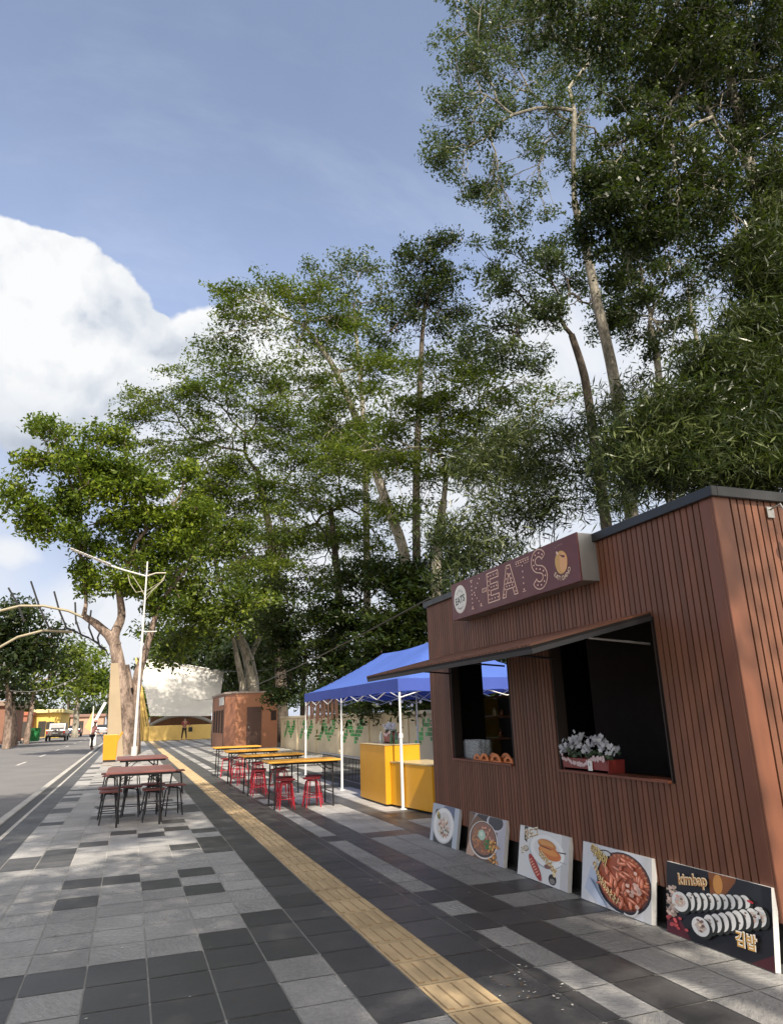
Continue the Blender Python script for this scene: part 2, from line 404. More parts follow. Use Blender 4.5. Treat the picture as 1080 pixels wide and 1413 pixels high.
def paving():
    b = MB(); g = .0045
    def tile(x0, x1, y0, y1, kind, z=0.0):
        z += (random.random()-.5)*.0012
        b.poly([(x0+g, y0+g, z), (x1-g, y0+g, z), (x1-g, y1-g, z), (x0+g, y1-g, z)], kind)
    for k in range(-46, 290):
        y0 = Y0+k*PX; y1 = y0+PX
        for i in range(len(XS)-1):
            x0, x1 = XS[i], XS[i+1]
            if i == 9: continue                        # tactile strip
            if i <= 8:
                kd = tilekind(i, k)
            else:
                # striped zone right of the strip
                dd = 0
                if i in (10, 11): dd = 0
                elif i == 12: dd = 1 if (k <= -1 or k == 1 or 3 <= k <= 9 or 11 <= k <= 19) else (0 if k < 11 else (0 if (k*7) % 23 < 3 else 1))
                elif i == 13: dd = 0
                elif i in (14, 15): dd = 1 if (-3 <= k <= -1 or k <= -4 or k == 1 or 3 <= k <= 9 or 11 <= k <= 18) else (0 if k <= 11 else (0 if (k*5+i//2*3) % 19 < 3 else 1))
                elif i in (16,): dd = 0
                elif i in (17, 18): dd = 1 if (k % 13) > 1 else 0
                elif i in (19,): dd = 0
                elif i in (20, 21, 22): dd = 1 if (k % 11) > 1 else 0
                elif i in (23,): dd = 0
                else: dd = 1
                if i in (14, 15) and k == -4: dd = 1
                kd = dd
            if kd == 1 and k < 12: kd = 2
            tile(x0, x1, y0, y1, kd)
    o = b.build('pavement', [TDARK, TGREY, TTEX], kind='structure')
    # tactile strip with raised bars
    b = MB(); x0, x1 = XS[9], XS[10]
    for k in range(-46, 290):
        y0 = Y0+k*PX; zz = .0045
        b.poly([(x0+.003, y0+.003, zz), (x1-.003, y0+.003, zz), (x1-.003, y0+PX-.003, zz), (x0+.003, y0+PX-.003, zz)], 0)
        if k < 60:
            for j in range(4):
                xc = x0+(x1-x0)*(j+.5)/4; a = .021
                ya, yb = y0+.028, y0+PX-.028; zb = zz+.0005; zt = zz+.0055
                P = [(xc-a, ya, zb), (xc+a, ya, zb), (xc+a, yb, zb), (xc-a, yb, zb)]; a2 = a-.006
                Q = [(xc-a2, ya+.01, zt), (xc+a2, ya+.01, zt), (xc+a2, yb-.01, zt), (xc-a2, yb-.01, zt)]
                b.poly(Q, 0)
                for e in range(4): b.poly([P[e], P[(e+1) % 4], Q[(e+1) % 4], Q[e]], 1)
    b.build('tactile_strip', [mat('tactile_yellow', (.52, .39, .225), .75, .16, 2.5, .001, 80, dirt=.45, dirtcol=(.20, .12, .06), island=.12, spec=.3),
                              mat('tactile_grime', (.30, .20, .10), .85, .4, 9, dirt=.6, dirtcol=(.10, .06, .04))], kind='structure')
def tilemat(name, col, rough, bump, bscale, isl, scratch=0):
    m = bpy.data.materials.new(name); m.use_nodes = True
    t = NT(m.node_tree); t.n.clear(); out = t.add('ShaderNodeOutputMaterial'); b = t.add('ShaderNodeBsdfPrincipled')
    tc = t.add('ShaderNodeTexCoord'); V = tc.outputs['Object']; gi = t.add('ShaderNodeNewGeometry'); r = gi.outputs['Random Per Island']
    f = t.math('ADD', 1-isl, t.math('MULTIPLY', r, isl*2))
    f = t.math('MULTIPLY', f, t.math('ADD', .40, t.math('MULTIPLY', t.noise(V, .8, 8, .68), 1.2)))     # large worn areas
    f = t.math('MULTIPLY', f, t.math('ADD', .50, t.math('MULTIPLY', t.noise(V, 34, 6, .7), 1.0)))
    vm = t.add('ShaderNodeVectorMath', operation='SCALE'); vm.inputs[0].default_value = col; t.link(f, vm.inputs['Scale']); c = vm.outputs[0]
    st = t.smooth(t.noise(V, 1.7, 8, .75), .60, .72); c = t.mix(t.math('MULTIPLY', st, .35), c, (.23, .215, .19, 1))    # dusty stains
    sp = t.smooth(t.noise(V, 7, 3, .5), .74, .76); c = t.mix(t.math('MULTIPLY', sp, .4), c, (.04, .038, .035, 1))
    t.link(c, b.inputs['Base Color'])
    t.link(t.math('ADD', rough-.12, t.math('MULTIPLY', t.noise(V, 3, 5), .26)), b.inputs['Roughness'])
    b.inputs['Specular IOR Level'].default_value = .45
    if scratch:
        mp = t.add('ShaderNodeMapping'); t.link(V, mp.inputs[0]); mp.inputs['Scale'].default_value = (1, .38, 1); mp.inputs['Rotation'].default_value = (0, 0, .5)
        # rotate the chisel direction tile by tile
        vr = t.add('ShaderNodeVectorRotate', rotation_type='Z_AXIS'); t.link(V, vr.inputs['Vector']); t.link(t.math('MULTIPLY', r, 6.28), vr.inputs['Angle'])
        mp2 = t.add('ShaderNodeMapping'); t.link(vr.outputs[0], mp2.inputs[0]); mp2.inputs['Scale'].default_value = (1, .3, 1)
        h = t.math('ADD', t.noise(mp2.outputs[0], bscale, 5, .6), t.math('MULTIPLY', t.noise(V, 130, 3), .3))
    else: h = t.noise(V, bscale, 5, .6)
    bn = t.add('ShaderNodeBump'); bn.inputs['Distance'].default_value = bump; bn.inputs['Strength'].default_value = 1
    t.link(h, bn.inputs['Height']); t.link(bn.outputs[0], b.inputs['Normal']); t.link(b.outputs[0], out.inputs[0])
    return m
TDARK = tilemat('dark_granite_tile', (.072, .072, .073), .44, .0008, 90, .16)
TGREY = tilemat('grey_granite_tile', (.33, .325, .315), .60, .004, 45, .12, 1)
TTEX = tilemat('chiselled_granite_tile', (.31, .305, .295), .60, .015, 34, .12, 1)
paving()
sheet('planting_strip', 7.3, 30, -14, 120, -.02, mat('damp_soil', (.055, .042, .03), .95, .3, 2, .01, 20))
def litter():
    b = MB()
    for k in range(420):
        x = random.uniform(-1.4, 3.4); y = random.uniform(2.8, 14) if k < 340 else random.uniform(14, 40); s = random.uniform(.004, .011)
        if random.random() < .10: x = random.gauss(2.1, .10); y = random.gauss(3.75, .18)
        a = random.uniform(0, 6.28); z = .0085
        pts = [(x+s*r*math.cos(a+q), y+s*r*math.sin(a+q)*.8, z+random.uniform(0, .003)) for q, r in ((0, 1.6), (1.3, .6), (2.6, 1.1), (3.6, 1.3), (5, .7))]
        b.poly(pts, 0 if random.random() < .55 else 1)
    b.build('fallen_petals', [mat('petal', (.6, .58, .52), .8, .1), mat('dry_leaf', (.16, .10, .05), .8, .2)], kind='stuff', label='small white petals and dry leaf bits scattered over the paving', cat='litter')
litter()

# ------------------------------------------------------------------ food kiosk
KX, KY0, KY1, KXB, KT = 3.52, 3.38, 8.24, 6.6, 2.745
SP = .0585
def slats(b, a0, a1, z0, z1, f, holes=(), proud=.016):
    """vertical boards from a0 to a1; f(a,z,w) -> point; holes = (a0,a1,z0,z1)"""
    n = max(1, round((a1-a0)/SP)); p = (a1-a0)/n
    for k in range(n):
        s0 = a0+k*p+.0065; s1 = a0+(k+1)*p-.0065; segs = [(z0, z1)]
        for (h0, h1, hz0, hz1) in holes:
            if s1 > h0+.012 and s0 < h1-.012:
                ns = []
                for (c0, c1) in segs:
                    if hz1 <= c0 or hz0 >= c1: ns.append((c0, c1)); continue
                    if hz0 > c0: ns.append((c0, hz0))
                    if hz1 < c1: ns.append((hz1, c1))
                segs = ns
        for (c0, c1) in segs:
            b.prism([(s0, c0), (s1, c0), (s1, c1), (s0, c1)], 0.0, proud, f, 0)
def panel(b, a0, a1, z0, z1, f, holes, t, mi=1):
    """backing panel with rectangular holes"""
    zs = sorted({z0, z1, *[h[2] for h in holes], *[h[3] for h in holes]}); as_ = sorted({a0, a1, *[h[0] for h in holes], *[h[1] for h in holes]})
    for i in range(len(as_)-1):
        for j in range(len(zs)-1):
            ca, cz = (as_[i]+as_[i+1])/2, (zs[j]+zs[j+1])/2
            if any(h[0] < ca < h[1] and h[2] < cz < h[3] for h in holes): continue
            b.prism([(as_[i], zs[j]), (as_[i+1], zs[j]), (as_[i+1], zs[j+1]), (as_[i], zs[j+1])], -t, 0, f, mi)
def kiosk():
    K = thing('food_kiosk', 'reddish brown slatted food kiosk with two open hatches beside the paving', 'kiosk', (0, 0, 0))
    LW = (4.10, 5.47, .915, 2.05); SW = (6.26, 7.62, .915, 2.05)
    fx = lambda a, z, w_: (KX-w_, a, z)
    b = MB(); slats(b, KY0+.11, KY1, .24, KT, fx, [LW, SW]); panel(b, KY0+.03, KY1, .24, KT, fx, [LW, SW], .09)
    b.build('front_wall', [M_clad, M_groove], K)
    fy = lambda a, z, w_: (a, KY0-w_, z)
    b = MB(); slats(b, KX+.13, KXB, .24, KT, fy); panel(b, KX+.03, KXB, .24, KT, fy, [], .09)
    b.build('side_wall', [M_clad, M_groove], K)
    fe = lambda a, z, w_: (a, KY1+w_, z)
    b = MB(); H = [(4.20, 4.95, .80, 2.25)]; slats(b, KX+.09, KXB, .30, KT, fe, H); panel(b, KX+.09, KXB, .30, KT, fe, H, .08)
    b.build('end_wall', [M_clad, M_groove], K)
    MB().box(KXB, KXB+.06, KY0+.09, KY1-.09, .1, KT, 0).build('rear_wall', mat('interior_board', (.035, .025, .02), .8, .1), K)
    # corner trim
    b = MB(); b.bbox(KX-.022, KX+.12, KY0-.022, KY0-.001, .235, KT, .004); b.bbox(KX-.022, KX-.001, KY0, KY0+.105, .235, KT, .004)
    b.build('corner_trim', mat('corner_timber', (.155, .056, .029), .5, .18, 2, stretch=(4, 4, .3)), K)
    b = MB(); b.box(KX+.05, KXB, KY0+.05, KY1-.05, .0, .235); b.build('plinth', mat('plinth', (.02, .022, .024), .7, .1), K)
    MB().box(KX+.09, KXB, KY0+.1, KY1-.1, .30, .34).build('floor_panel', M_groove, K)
    MB().box(KX+.001, KXB+.06, KY0+.001, KY1, KT+.002, KT+.03).build('roof', M_dark, K)
    b = MB()
    b.bbox(KX-.05, KX-.0, KY0-.05, KY1+.04, KT-.01, KT+.06, .004)
    b.bbox(KX-.0, KXB+.1, KY0-.05, KY0-.0, KT-.01, KT+.06, .004); b.bbox(KX, KXB+.1, KY1, KY1+.04, KT-.01, KT+.06, .004)
    b.build('fascia', mat('fascia_metal', (.028, .030, .032), .38, .25, 2.2, metal=.35), K)
    # hatch frames (reveals)
    for (a0, a1, z0, z1) in (LW, SW):
        b = MB(); t = .02
        b.box(KX-.013, KX+.09, a0, a0+t*.6, z0, z1); b.box(KX-.013, KX+.09, a1-t*.6, a1, z0, z1)
        b.box(KX-.013, KX+.09, a0+t*.6, a1-t*.6, z1-t, z1)
        b.box(KX-.045, KX+.12, a0+t*.6+.001, a1-t*.6-.001, z0, z0+.018, 1)
        b.build('hatch_frame', [mat('reveal', (.022, .014, .011), .6, .1), mat('sill_timber', (.17, .055, .03), .5, .2, 4)], K)
    # raised flap awning
    b = MB(); hy0, hy1 = 4.09, 7.64; h = Vector((KX-.02, 0, 2.075)); o = Vector((2.48, 0, 1.835)); d = (o-h); L = d.length; d.normalize(); nrm = Vector((-d.z, 0, d.x)) if d.x < 0 else Vector((d.z, 0, -d.x))
    if nrm.z < 0: nrm = -nrm
    def ff(a, z, w_): p = h + d*z + nrm*w_; return (p.x, a, p.z)
    b2 = MB(); slats(b2, hy0, hy1, 0.0, L, ff, proud=.014)
    b2.prism([(hy0, 0), (hy1, 0), (hy1, L), (hy0, L)], -.02, 0, ff, 1)
    for (a0, a1, l0, l1) in ((hy0, hy1, L-.03, L), (hy0, hy1, 0, .03), (hy0, hy0+.03, .03, L-.03), (hy1-.03, hy1, .03, L-.03), (5.85, 5.88, .03, L-.03)):
        b2.prism([(a0, l0), (a1, l0), (a1, l1), (a0, l1)], -.052, -.02, ff, 2)
    A = b2.build('flap_awning', [M_clad, M_groove, M_dark], K)
    for (ys, yt) in ((4.16, 4.16), (5.42, 5.42), (6.33, 6.33), (7.56, 7.56)):
        p = h+d*(L*.50); MB().tube([(KX-.005, ys, 1.86), (p.x, yt, p.z-.055)], .009, 6).build('stay', M_steel if ys < 5 else M_dark, A)
    # inside: serving counter along the front, added dark board, back shelves
    b = MB(); b.bbox(KX+.10, KX+.62, KY0+.2, KY1-.15, .84, .88, .004); b.box(KX+.12, KX+.58, KY0+.25, KY1-.2, .345, .838)
    b.build('serving_counter', mat('counter_board', (.06, .025, .015), .45, .2), K)
    b = MB(); b.box(4.85, 4.88, KY0+.15, 6.8, .35, KT-.05); b.build('blocking_board', mat('interior_board2', (.020, .013, .010), .8, .1), K)  # added to block the bright outdoors, so the large hatch looks dark
    # stud beside the end opening, and its open lattice shelf
    b = MB()
    for x in (4.22, 4.47, 4.72, 4.94): b.box(x-.014, x+.014, KY1+.02, KY1+.045, .80, 1.62)
    for z in (.86, 1.10, 1.36, 1.60): b.box(4.2, 4.98, KY1-.28, KY1+.02, z-.010, z+.010, 1)
    for x in (4.47, 4.72): b.box(x-.008, x+.008, KY1-.28, KY1+.02, .87, 1.60)
    for (xa, xb_) in ((4.235, 4.456), (4.484, 4.706), (4.734, 4.926)):
        for (za, zb) in ((.872, 1.088), (1.112, 1.348), (1.372, 1.588)): b.box(xa, xb_, KY1+.026, KY1+.032, za, zb, 2)
    b.build('lattice_shelf', [M_dark, mat('shelf_wood', (.16, .07, .04), .5, .1), mat('amber_acrylic', (.16, .12, .045), .3, .2, 8, transl=.75)], K)
    return K
kiosk()

def shelf_goods():
    r = random.Random(4)
    for k, (x, z) in enumerate([(4.30, 1.37), (4.40, 1.37), (4.62, 1.11), (4.70, 1.11), (4.36, 1.11), (4.6, 1.37), (4.74, 1.37)]):
        h = (.10, .08)[k % 2]
        MB().lathe((x, KY1-.16, z), [(0, 0), (.028, 0), (.03, .01), (.03, h*.7), (.014, h*.85), (.014, h), (0, h)], 14).build('glass_jar', mat('jar_%d' % (k % 3), [(.35, .30, .18), (.16, .05, .02), (.5, .5, .46)][k % 3], .25, .05),
            smooth=True, label='small %s jar %s of the lattice shelf' % (('tan', 'brown', 'grey')[k % 3], ('first in the upper row', 'second in the upper row', 'third in the lower row', 'last in the lower row', 'first in the lower row', 'third in the upper row', 'last in the upper row')[k]), cat='jar', group='jars on the lattice shelf')
shelf_goods()

# ------------------------------------------------------------------ shop sign
def sign():
    sx0, sx1, sy0, sy1, sz0, sz1 = 3.27, 3.45, 4.57, 6.98, 2.40, 2.795
    T = thing('shop_sign', 'long maroon shop sign reading K-EATS above the kiosk hatches', 'sign', (.055, 0, .012)); T.scale = (1, 1.014, 1)
    MB().bbox(sx0+.012, sx1, sy0, sy1, sz0, sz1, .003).build('sign_box', mat('sign_metal', (.30, .295, .29), .42, .25, 3, metal=.35, stretch=(1, 1, .3)), T)
    MB().bbox(sx0-.002, sx0+.0115, sy0-.004, sy1+.004, sz0-.004, sz1+.004, .002).build('sign_face', mat('maroon_panel', (.115, .020, .018), .38, .08, 2), T)
    F = lambda dx: (lambda y, z, w_: (sx0-.002-dx-w_, y, z))
    cream = (.80, .55, .42); pink = (.92, .62, .52)
    # letters: outlines as thin ribbons, bulbs as small domes. u runs towards -Y
    b = MB(); LM = mat('lettering_paint', rough=.4, var=0, attr='Col')
    def flush(nm):
        nonlocal b
        b.build(nm, LM, T); b = MB()
    def ribbon(poly, wd=.0045, closed=True):
        n = len(poly)
        for k in range(n if closed else n-1):
            (y0, z0), (y1, z1) = poly[k], poly[(k+1) % n]; dy, dz = y1-y0, z1-z0; L = math.hypot(dy, dz) or 1; nx, nz = -dz/L*wd, dy/L*wd; ex, ez = dy/L*wd*.8, dz/L*wd*.8
            b.prism([(y0+nx-ex, z0+nz-ez), (y0-nx-ex, z0-nz-ez), (y1-nx+ex, z1-nz+ez), (y1+nx+ex, z1+nz+ez)], 0, .003+.0002*(k % 3), F(0), 0, cream)
    def dots(lst, r=.0085):
        for (y, z) in lst:
            pr = [(r*math.cos(q*math.pi/3), r*math.sin(q*math.pi/3)) for q in range(6)]
            b.prism([(y+a, z+c) for a, c in pr], 0, .004, F(0), 0, pink)
    def line(y0, z0, y1, z1, n): return [(y0+(y1-y0)*k/(n-1), z0+(z1-z0)*k/(n-1)) for k in range(n)]
    # K (bulbs only)
    dots(line(6.475, 2.74, 6.475, 2.475, 7)); dots(line(6.29, 2.745, 6.42, 2.62, 4)+line(6.405, 2.59, 6.285, 2.478, 4))
    ribbon([(6.495, 2.757), (6.455, 2.757)], closed=False); ribbon([(6.495, 2.458), (6.455, 2.458)], closed=False); ribbon([(6.30, 2.46), (6.265, 2.46)], closed=False)
    flush('letter')
    # dash
    ribbon([(6.24, 2.625), (6.155, 2.625), (6.155, 2.59), (6.24, 2.59)], .003); ribbon([(6.225, 2.614), (6.17, 2.602)], .002, False)
    flush('dash')
    # E
    x0, x1 = 6.125, 5.895; z0, z1 = 2.462, 2.758; s = .065
    ribbon([(x0, z0), (x0, z1), (x1, z1), (x1, z1-s), (x0-s, z1-s), (x0-s, 2.642), (x1+.015, 2.642), (x1+.015, 2.642-s), (x0-s, 2.642-s), (x0-s, z0+s), (x1, z0+s), (x1, z0)])
    dots(line(x0-.032, z1-.032, x0-.032, z0+.032, 6)+line(x0-.08, z1-.032, x1+.03, z1-.032, 3)+line(x0-.08, 2.61, x1+.045, 2.61, 3)+line(x0-.08, z0+.032, x1+.03, z0+.032, 3))
    flush('letter')
    # A
    a0, a1 = 5.83, 5.545; ac = (a0+a1)/2
    ribbon([(a0, z0), (ac+.035, z1), (ac-.035, z1), (a1, z0), (a1+.06, z0), (a1+.082, z0+.07), (a0-.082, z0+.07), (a0-.06, z0)])
    ribbon([(ac+.038, z0+.125), (ac, z0+.215), (ac-.038, z0+.125)])
    dots(line(a0-.035, z0+.03, ac+.005, z1-.03, 6)+line(ac-.03, z1-.09, a1+.035, z0+.03, 5)+line(a0-.09, z0+.098, a1+.09, z0+.098, 3))
    flush('letter')
    # T (bulbs and faint rails)
    dots(line(5.535, 2.737, 5.325, 2.737, 6)+line(5.43, 2.70, 5.43, 2.48, 5)); ribbon([(5.545, 2.757), (5.315, 2.757)], .0025, False); ribbon([(5.455, 2.462), (5.405, 2.462)], .003, False)
    ribbon([(5.545, 2.715), (5.465, 2.715)], .0018, False); ribbon([(5.395, 2.715), (5.315, 2.715)], .0018, False)
    flush('letter')
    # S
    cl = []; cyS, r = 5.155, .075
    for k in range(13): a = R(20+k*20); cl.append((cyS - r*math.cos(a)*1.15, 2.684+r*.95*math.sin(a)))
    for k in range(13): a = R(80-k*20); cl.append((cyS - r*math.cos(a)*1.15, 2.537+r*.95*math.sin(a)))
    def offs(cl, d):
        o = []
        for k, (y, z) in enumerate(cl):
            y0, z0_ = cl[max(0, k-1)]; y1, z1_ = cl[min(len(cl)-1, k+1)]; L = math.hypot(y1-y0, z1_-z0_) or 1
            o.append((y-(z1_-z0_)/L*d, z+(y1-y0)/L*d))
        return o
    cl = [c for i, c in enumerate(cl) if i == 0 or math.hypot(c[0]-cl[i-1][0], c[1]-cl[i-1][1]) > .006]
    ribbon(offs(cl, .033)+offs(cl, -.033)[::-1], .004); dots(cl[1::2], .0085)
    flush('letter')
    # round white emblem
    b = MB(); c0 = (6.765, 2.607)
    def disc(c, ry, rz, col, d0, n=32): b.prism([(c[0]+ry*math.cos(2*math.pi*q/n), c[1]+rz*math.sin(2*math.pi*q/n)) for q in range(n)], d0, d0+.0015, F(0), 0, col)
    disc(c0, .153, .153, (.78, .72, .64), 0); disc(c0, .142, .142, (.72, .70, .64), .0015)
    def txt(body, cy_, cz_, size, col, d0=.0032, rot=0, bold=.0, sx=1.0):
        V, Fc, W_ = text2d(body, size, bold)
        if not V: return
        ca, sa = math.cos(rot), math.sin(rot); hh = max(v[1] for v in V)
        i = len(b.v)
        for (u, v) in V:
            u = (u-W_/2)*sx; v -= hh/2; b.v.append((sx0-.002-d0, cy_-(u*ca-v*sa), cz_+(u*sa+v*ca)))
        for f in Fc: b.f.append(tuple(i+k for k in f)); b.m.append(0); b.c.append(col)
    txt('EATS', 6.765, 2.60, .105, (.05, .08, .05), rot=.12, bold=.004)
    for ch, a in zip('KOREA', (-40, -20, 0, 20, 40)):
        txt(ch, 6.765-.085*math.sin(R(a))*1.1, 2.607+.094*math.cos(R(a)), .045, (.20, .20, .17), rot=-R(a))
    for q in range(-4, 5): a = R(q*9); b.prism([(6.765-.10*math.sin(a)-.006, 2.607-.10*math.cos(a)), (6.765-.10*math.sin(a)+.006, 2.607-.10*math.cos(a)), (6.765-.10*math.sin(a)+.006, 2.607-.10*math.cos(a)-.012), (6.765-.10*math.sin(a)-.006, 2.607-.10*math.cos(a)-.012)], .0015, .003, F(0), 0, (.35, .37, .28))
    b.build('round_emblem', M_art, T)
    # golden bun emblem
    b = MB(); g1 = (.62, .36, .10); g2 = (.72, .38, .16)
    pc = (4.815, 2.612)
    b.prism([(pc[0]+.088*math.cos(a)*(1+.05*math.sin(3*a)), pc[1]-.012+.098*math.sin(a)) for a in [2*math.pi*q/30 for q in range(30)]], 0, .002, F(0), 0, g1)
    b.prism([(pc[0]-.030+.058*math.cos(a), pc[1]-.018+.085*math.sin(a)) for a in [2*math.pi*q/24 for q in range(24)]], .002, .003, F(0), 0, g2)
    b.prism([(pc[0]-.0+dx, pc[1]+dz) for dx, dz in ((.015, .055), (-.06, .035), (-.06, .018), (-.035, .02))], .003, .004, F(0), 0, (.13, .02, .02))
    b.prism([(pc[0]+dx, pc[1]+dz) for dx, dz in ((.05, .095), (.035, .085), (.02, .06), (.045, .062), (.06, .08))], .003, .004, F(0), 0, (.80, .55, .42))
    for q in range(3): b.prism([(pc[0]+.03-q*.004, pc[1]+.03-q*.035), (pc[0]+.034-q*.004, pc[1]+.03-q*.035), (pc[0]+.028, pc[1]-.0-q*.03), (pc[0]+.024, pc[1]-.0-q*.03)], .003, .0036, F(0), 0, (.45, .25, .06))
    for ch, a in zip('EAT!DANO', (-52, -38, -25, -13, 6, 22, 38, 54)):
        txt(ch, pc[0]-.128*math.sin(R(a)), pc[1]-.018-.128*math.cos(R(a)), .052, (.80, .60, .42), d0=.0022, rot=R(a)*.8, bold=.001)
    for ch, a in zip('since', (-26, -17, -8, 2, 12)): txt(ch, pc[0]-.14*math.sin(R(a)), pc[1]+.01+.13*math.cos(R(a)), .026, (.6, .35, .28), d0=.0012, rot=-R(a))
    b.build('bun_emblem', M_art, T)
sign()
#@@SPLIT boards
# ------------------------------------------------------------------ menu boards leaning on the kiosk
def board(y0, y1, H, label, paint, bw=.035, lean=.070, side=(.66, .67, .68), xb=3.41, group=None):
    """y0 near end, y1 far end; u from left edge (far end) to right"""
    T = thing('menu_board', label, 'menu board', (xb, y1, .004), 0, group)
    W = y1-y0; th = math.atan2(lean, H)
    def f(u, v, w_):      # w_ towards the viewer
        return (v*math.sin(th) - w_*math.cos(th), -u, v*math.cos(th) + w_*math.sin(th) + .0)
    b = MB(); b.prism([(0, 0), (W, 0), (W, H), (0, H)], -bw, 0, f)
    b.build('panel_body', mat('board_side_%s' % ('g' if side[0] < .5 else 'w'), side, .55, .08, 5), T, bevel=.0015)
    b = MB(); lay = [0]
    def nxt(): lay[0] += 1; return .0006+lay[0]*.00008
    def P(pts, col): w_ = nxt(); b.poly([f(min(max(u*W, .001), W-.001), min(max(v*H, .001), H-.001), w_) for u, v in pts], 0, col)
    def E(u, v, ru, rv, col, rot=0, n=28, a0=0, a1=360, jit=0):
        pts = []
        for k in range(n):
            a = R(a0+(a1-a0)*k/(n if a1-a0 == 360 else n-1)); q = 1+random.uniform(-jit, jit)
            x, y = ru*math.cos(a)*q, rv*math.sin(a)*q; pts.append((u+(x*math.cos(rot)-y*math.sin(rot)), v+(x*math.sin(rot)+y*math.cos(rot))*1.0))
        P(pts, col)
    def T_(body, u, v, size, col, rot=0, bold=0, outline=None):
        if outline: T_(body, u, v, size, outline, rot, bold+.0035)
        V, Fc, Wd = text2d(body, size, bold); w_ = nxt(); ca, sa = math.cos(rot), math.sin(rot); i = len(b.v)
        for (x, y) in V: b.v.append(f(u*W+x*ca-y*sa, v*H+x*sa+y*ca, w_))
        for q in Fc: b.f.append(tuple(i+k for k in q)); b.m.append(0); b.c.append(col)
    paint(P, E, T_)
    b.build('printed_picture', M_art, T)
    return T
def J(c, s=.15): k = 1+random.uniform(-s, s); return tuple(max(0, min(1, x*k)) for x in c)
def art_pasta(P, E, T_):
    P([(0, 0), (1, 0), (1, 1), (0, 1)], (.045, .05, .055)); P([(0, 0), (.13, 0), (.09, .55), (.16, 1), (0, 1)], (.42, .45, .50)); P([(.84, 0), (1, 0), (1, 1), (.84, 1)], (.42, .47, .52)); P([(.3, .93), (.84, .78), (.84, 1), (.3, 1)], (.10, .13, .22))
    P([(0, .8), (.4, .93), (.5, 1), (0, 1)], (.36, .40, .47))
    E(.47, .48, .40, .46, (.55, .55, .54)); E(.47, .49, .37, .43, (.72, .72, .70)); E(.48, .49, .27, .33, (.60, .59, .56))
    for k in range(46):
        a = random.uniform(0, 6.28); r = math.sqrt(random.random()); E(.50+.19*r*math.cos(a), .42+.25*r*math.sin(a), .05, .018, J(random.choice([(.62, .45, .30), (.75, .62, .46), (.30, .17, .10), (.14, .10, .07), (.60, .30, .2)])), random.uniform(0, 3), 10)
    E(.27, .70, .06, .10, (.20, .18, .06), .4, 14); E(.24, .76, .04, .05, (.55, .42, .15), 0, 12)
def art_bibim(P, E, T_):
    P([(0, 0), (1, 0), (1, 1), (0, 1)], (.16, .09, .055)); P([(0, 1), (1, 1), (1, .55), (.62, .8), (.2, .95)], (.035, .03, .035)); P([(.80, 0), (1, 0), (1, 1), (.80, 1)], (.42, .42, .47))
    P([(.14, .85), (.26, 1), (.18, 1), (.02, .6)], (.36, .34, .36))
    E(.72, .88, .22, .20, (.5, .5, .55)); E(.74, .90, .19, .17, (.05, .05, .06)); P([(0, .1), (.1, .5), (.16, .3), (.28, .12), (.2, 0), (0, 0)], (.48, .33, .25))
    E(.44, .44, .385, .42, (.70, .66, .62)); E(.44, .45, .36, .395, (.07, .05, .045)); E(.44, .47, .33, .36, (.26, .13, .09))
    for k in range(60):
        a = random.uniform(0, 6.28); r = math.sqrt(random.random()); c = (.42, .18, .08) if a > 3.5 else ((.55, .28, .20) if a < 1.8 else (.46, .22, .10))
        E(.44+.29*r*math.cos(a), .46+.31*r*math.sin(a), .045, .02, J(c, .35), random.uniform(0, 3), 9)
    for k in range(16): E(.60+random.uniform(-.10, .10), .38+random.uniform(-.1, .1), .03, .03, J((.06, .22, .07), .4), 0, 8)
    E(.41, .54, .10, .12, (.42, .58, .46), 0, 20, jit=.1); E(.40, .56, .04, .05, (.62, .72, .60))
    for k in range(40): E(random.gauss(.76, .05), random.uniform(.03, .48), .026, .026, J((.60, .30, .09), .35), 0, 8)
def art_corndog(P, E, T_):
    P([(0, 0), (1, 0), (1, 1), (0, 1)], (.66, .67, .66)); P([(.86, 0), (1, 0), (1, 1), (.86, 1)], (.52, .52, .52)); P([(.11, .72), (.17, .68), (.18, 1), (.10, 1)], (.03, .03, .03))
    E(.57, .60, .35, .31, (.36, .42, .46), -.25); E(.58, .62, .345, .30, (.76, .77, .75), -.25); E(.59, .64, .27, .22, (.66, .67, .66), -.25)
    E(.58, .74, .185, .10, (.50, .20, .055), -.12); E(.57, .76, .15, .05, (.62, .30, .09), -.12); E(.64, .60, .225, .125, (.56, .17, .04), -.18); E(.62, .63, .18, .06, (.68, .28, .07), -.18); E(.56, .685, .13, .014, (.18, .05, .02), -.12)
    P([(.80, .67), (.95, .69), (.95, .665), (.80, .65)], (.05, .05, .05)); P([(.84, .5), (.97, .5), (.97, .485), (.84, .485)], (.35, .35, .35))
    E(.37, .24, .28, .085, (.55, .55, .53), -1.05); E(.37, .25, .26, .072, (.34, .035, .03), -1.05)
    for k in range(7): E(.27+k*.028, .37-k*.04, .045, .014, (.70, .30, .20), .8, 10)
    E(.72, .13, .075, .10, (.02, .02, .02)); E(.72, .10, .05, .05, (.22, .20, .18)); E(.16, .56, .05, .06, (.07, .05, .04)); E(.17, .57, .03, .03, (.6, .55, .45))
    T_('핫도그', .13, .72, .085, (.36, .24, .10), .25, .002, (.78, .74, .62)); T_('corndog', .42, .47, .088, (.36, .22, .07), -.42, .0018, (.80, .66, .40))
    T_('간식', .06, .42, .06, (.36, .24, .10), .3, .001, (.75, .72, .62)); E(.62, .33, .06, .04, (.22, .10, .08), 0, 10, jit=.3)
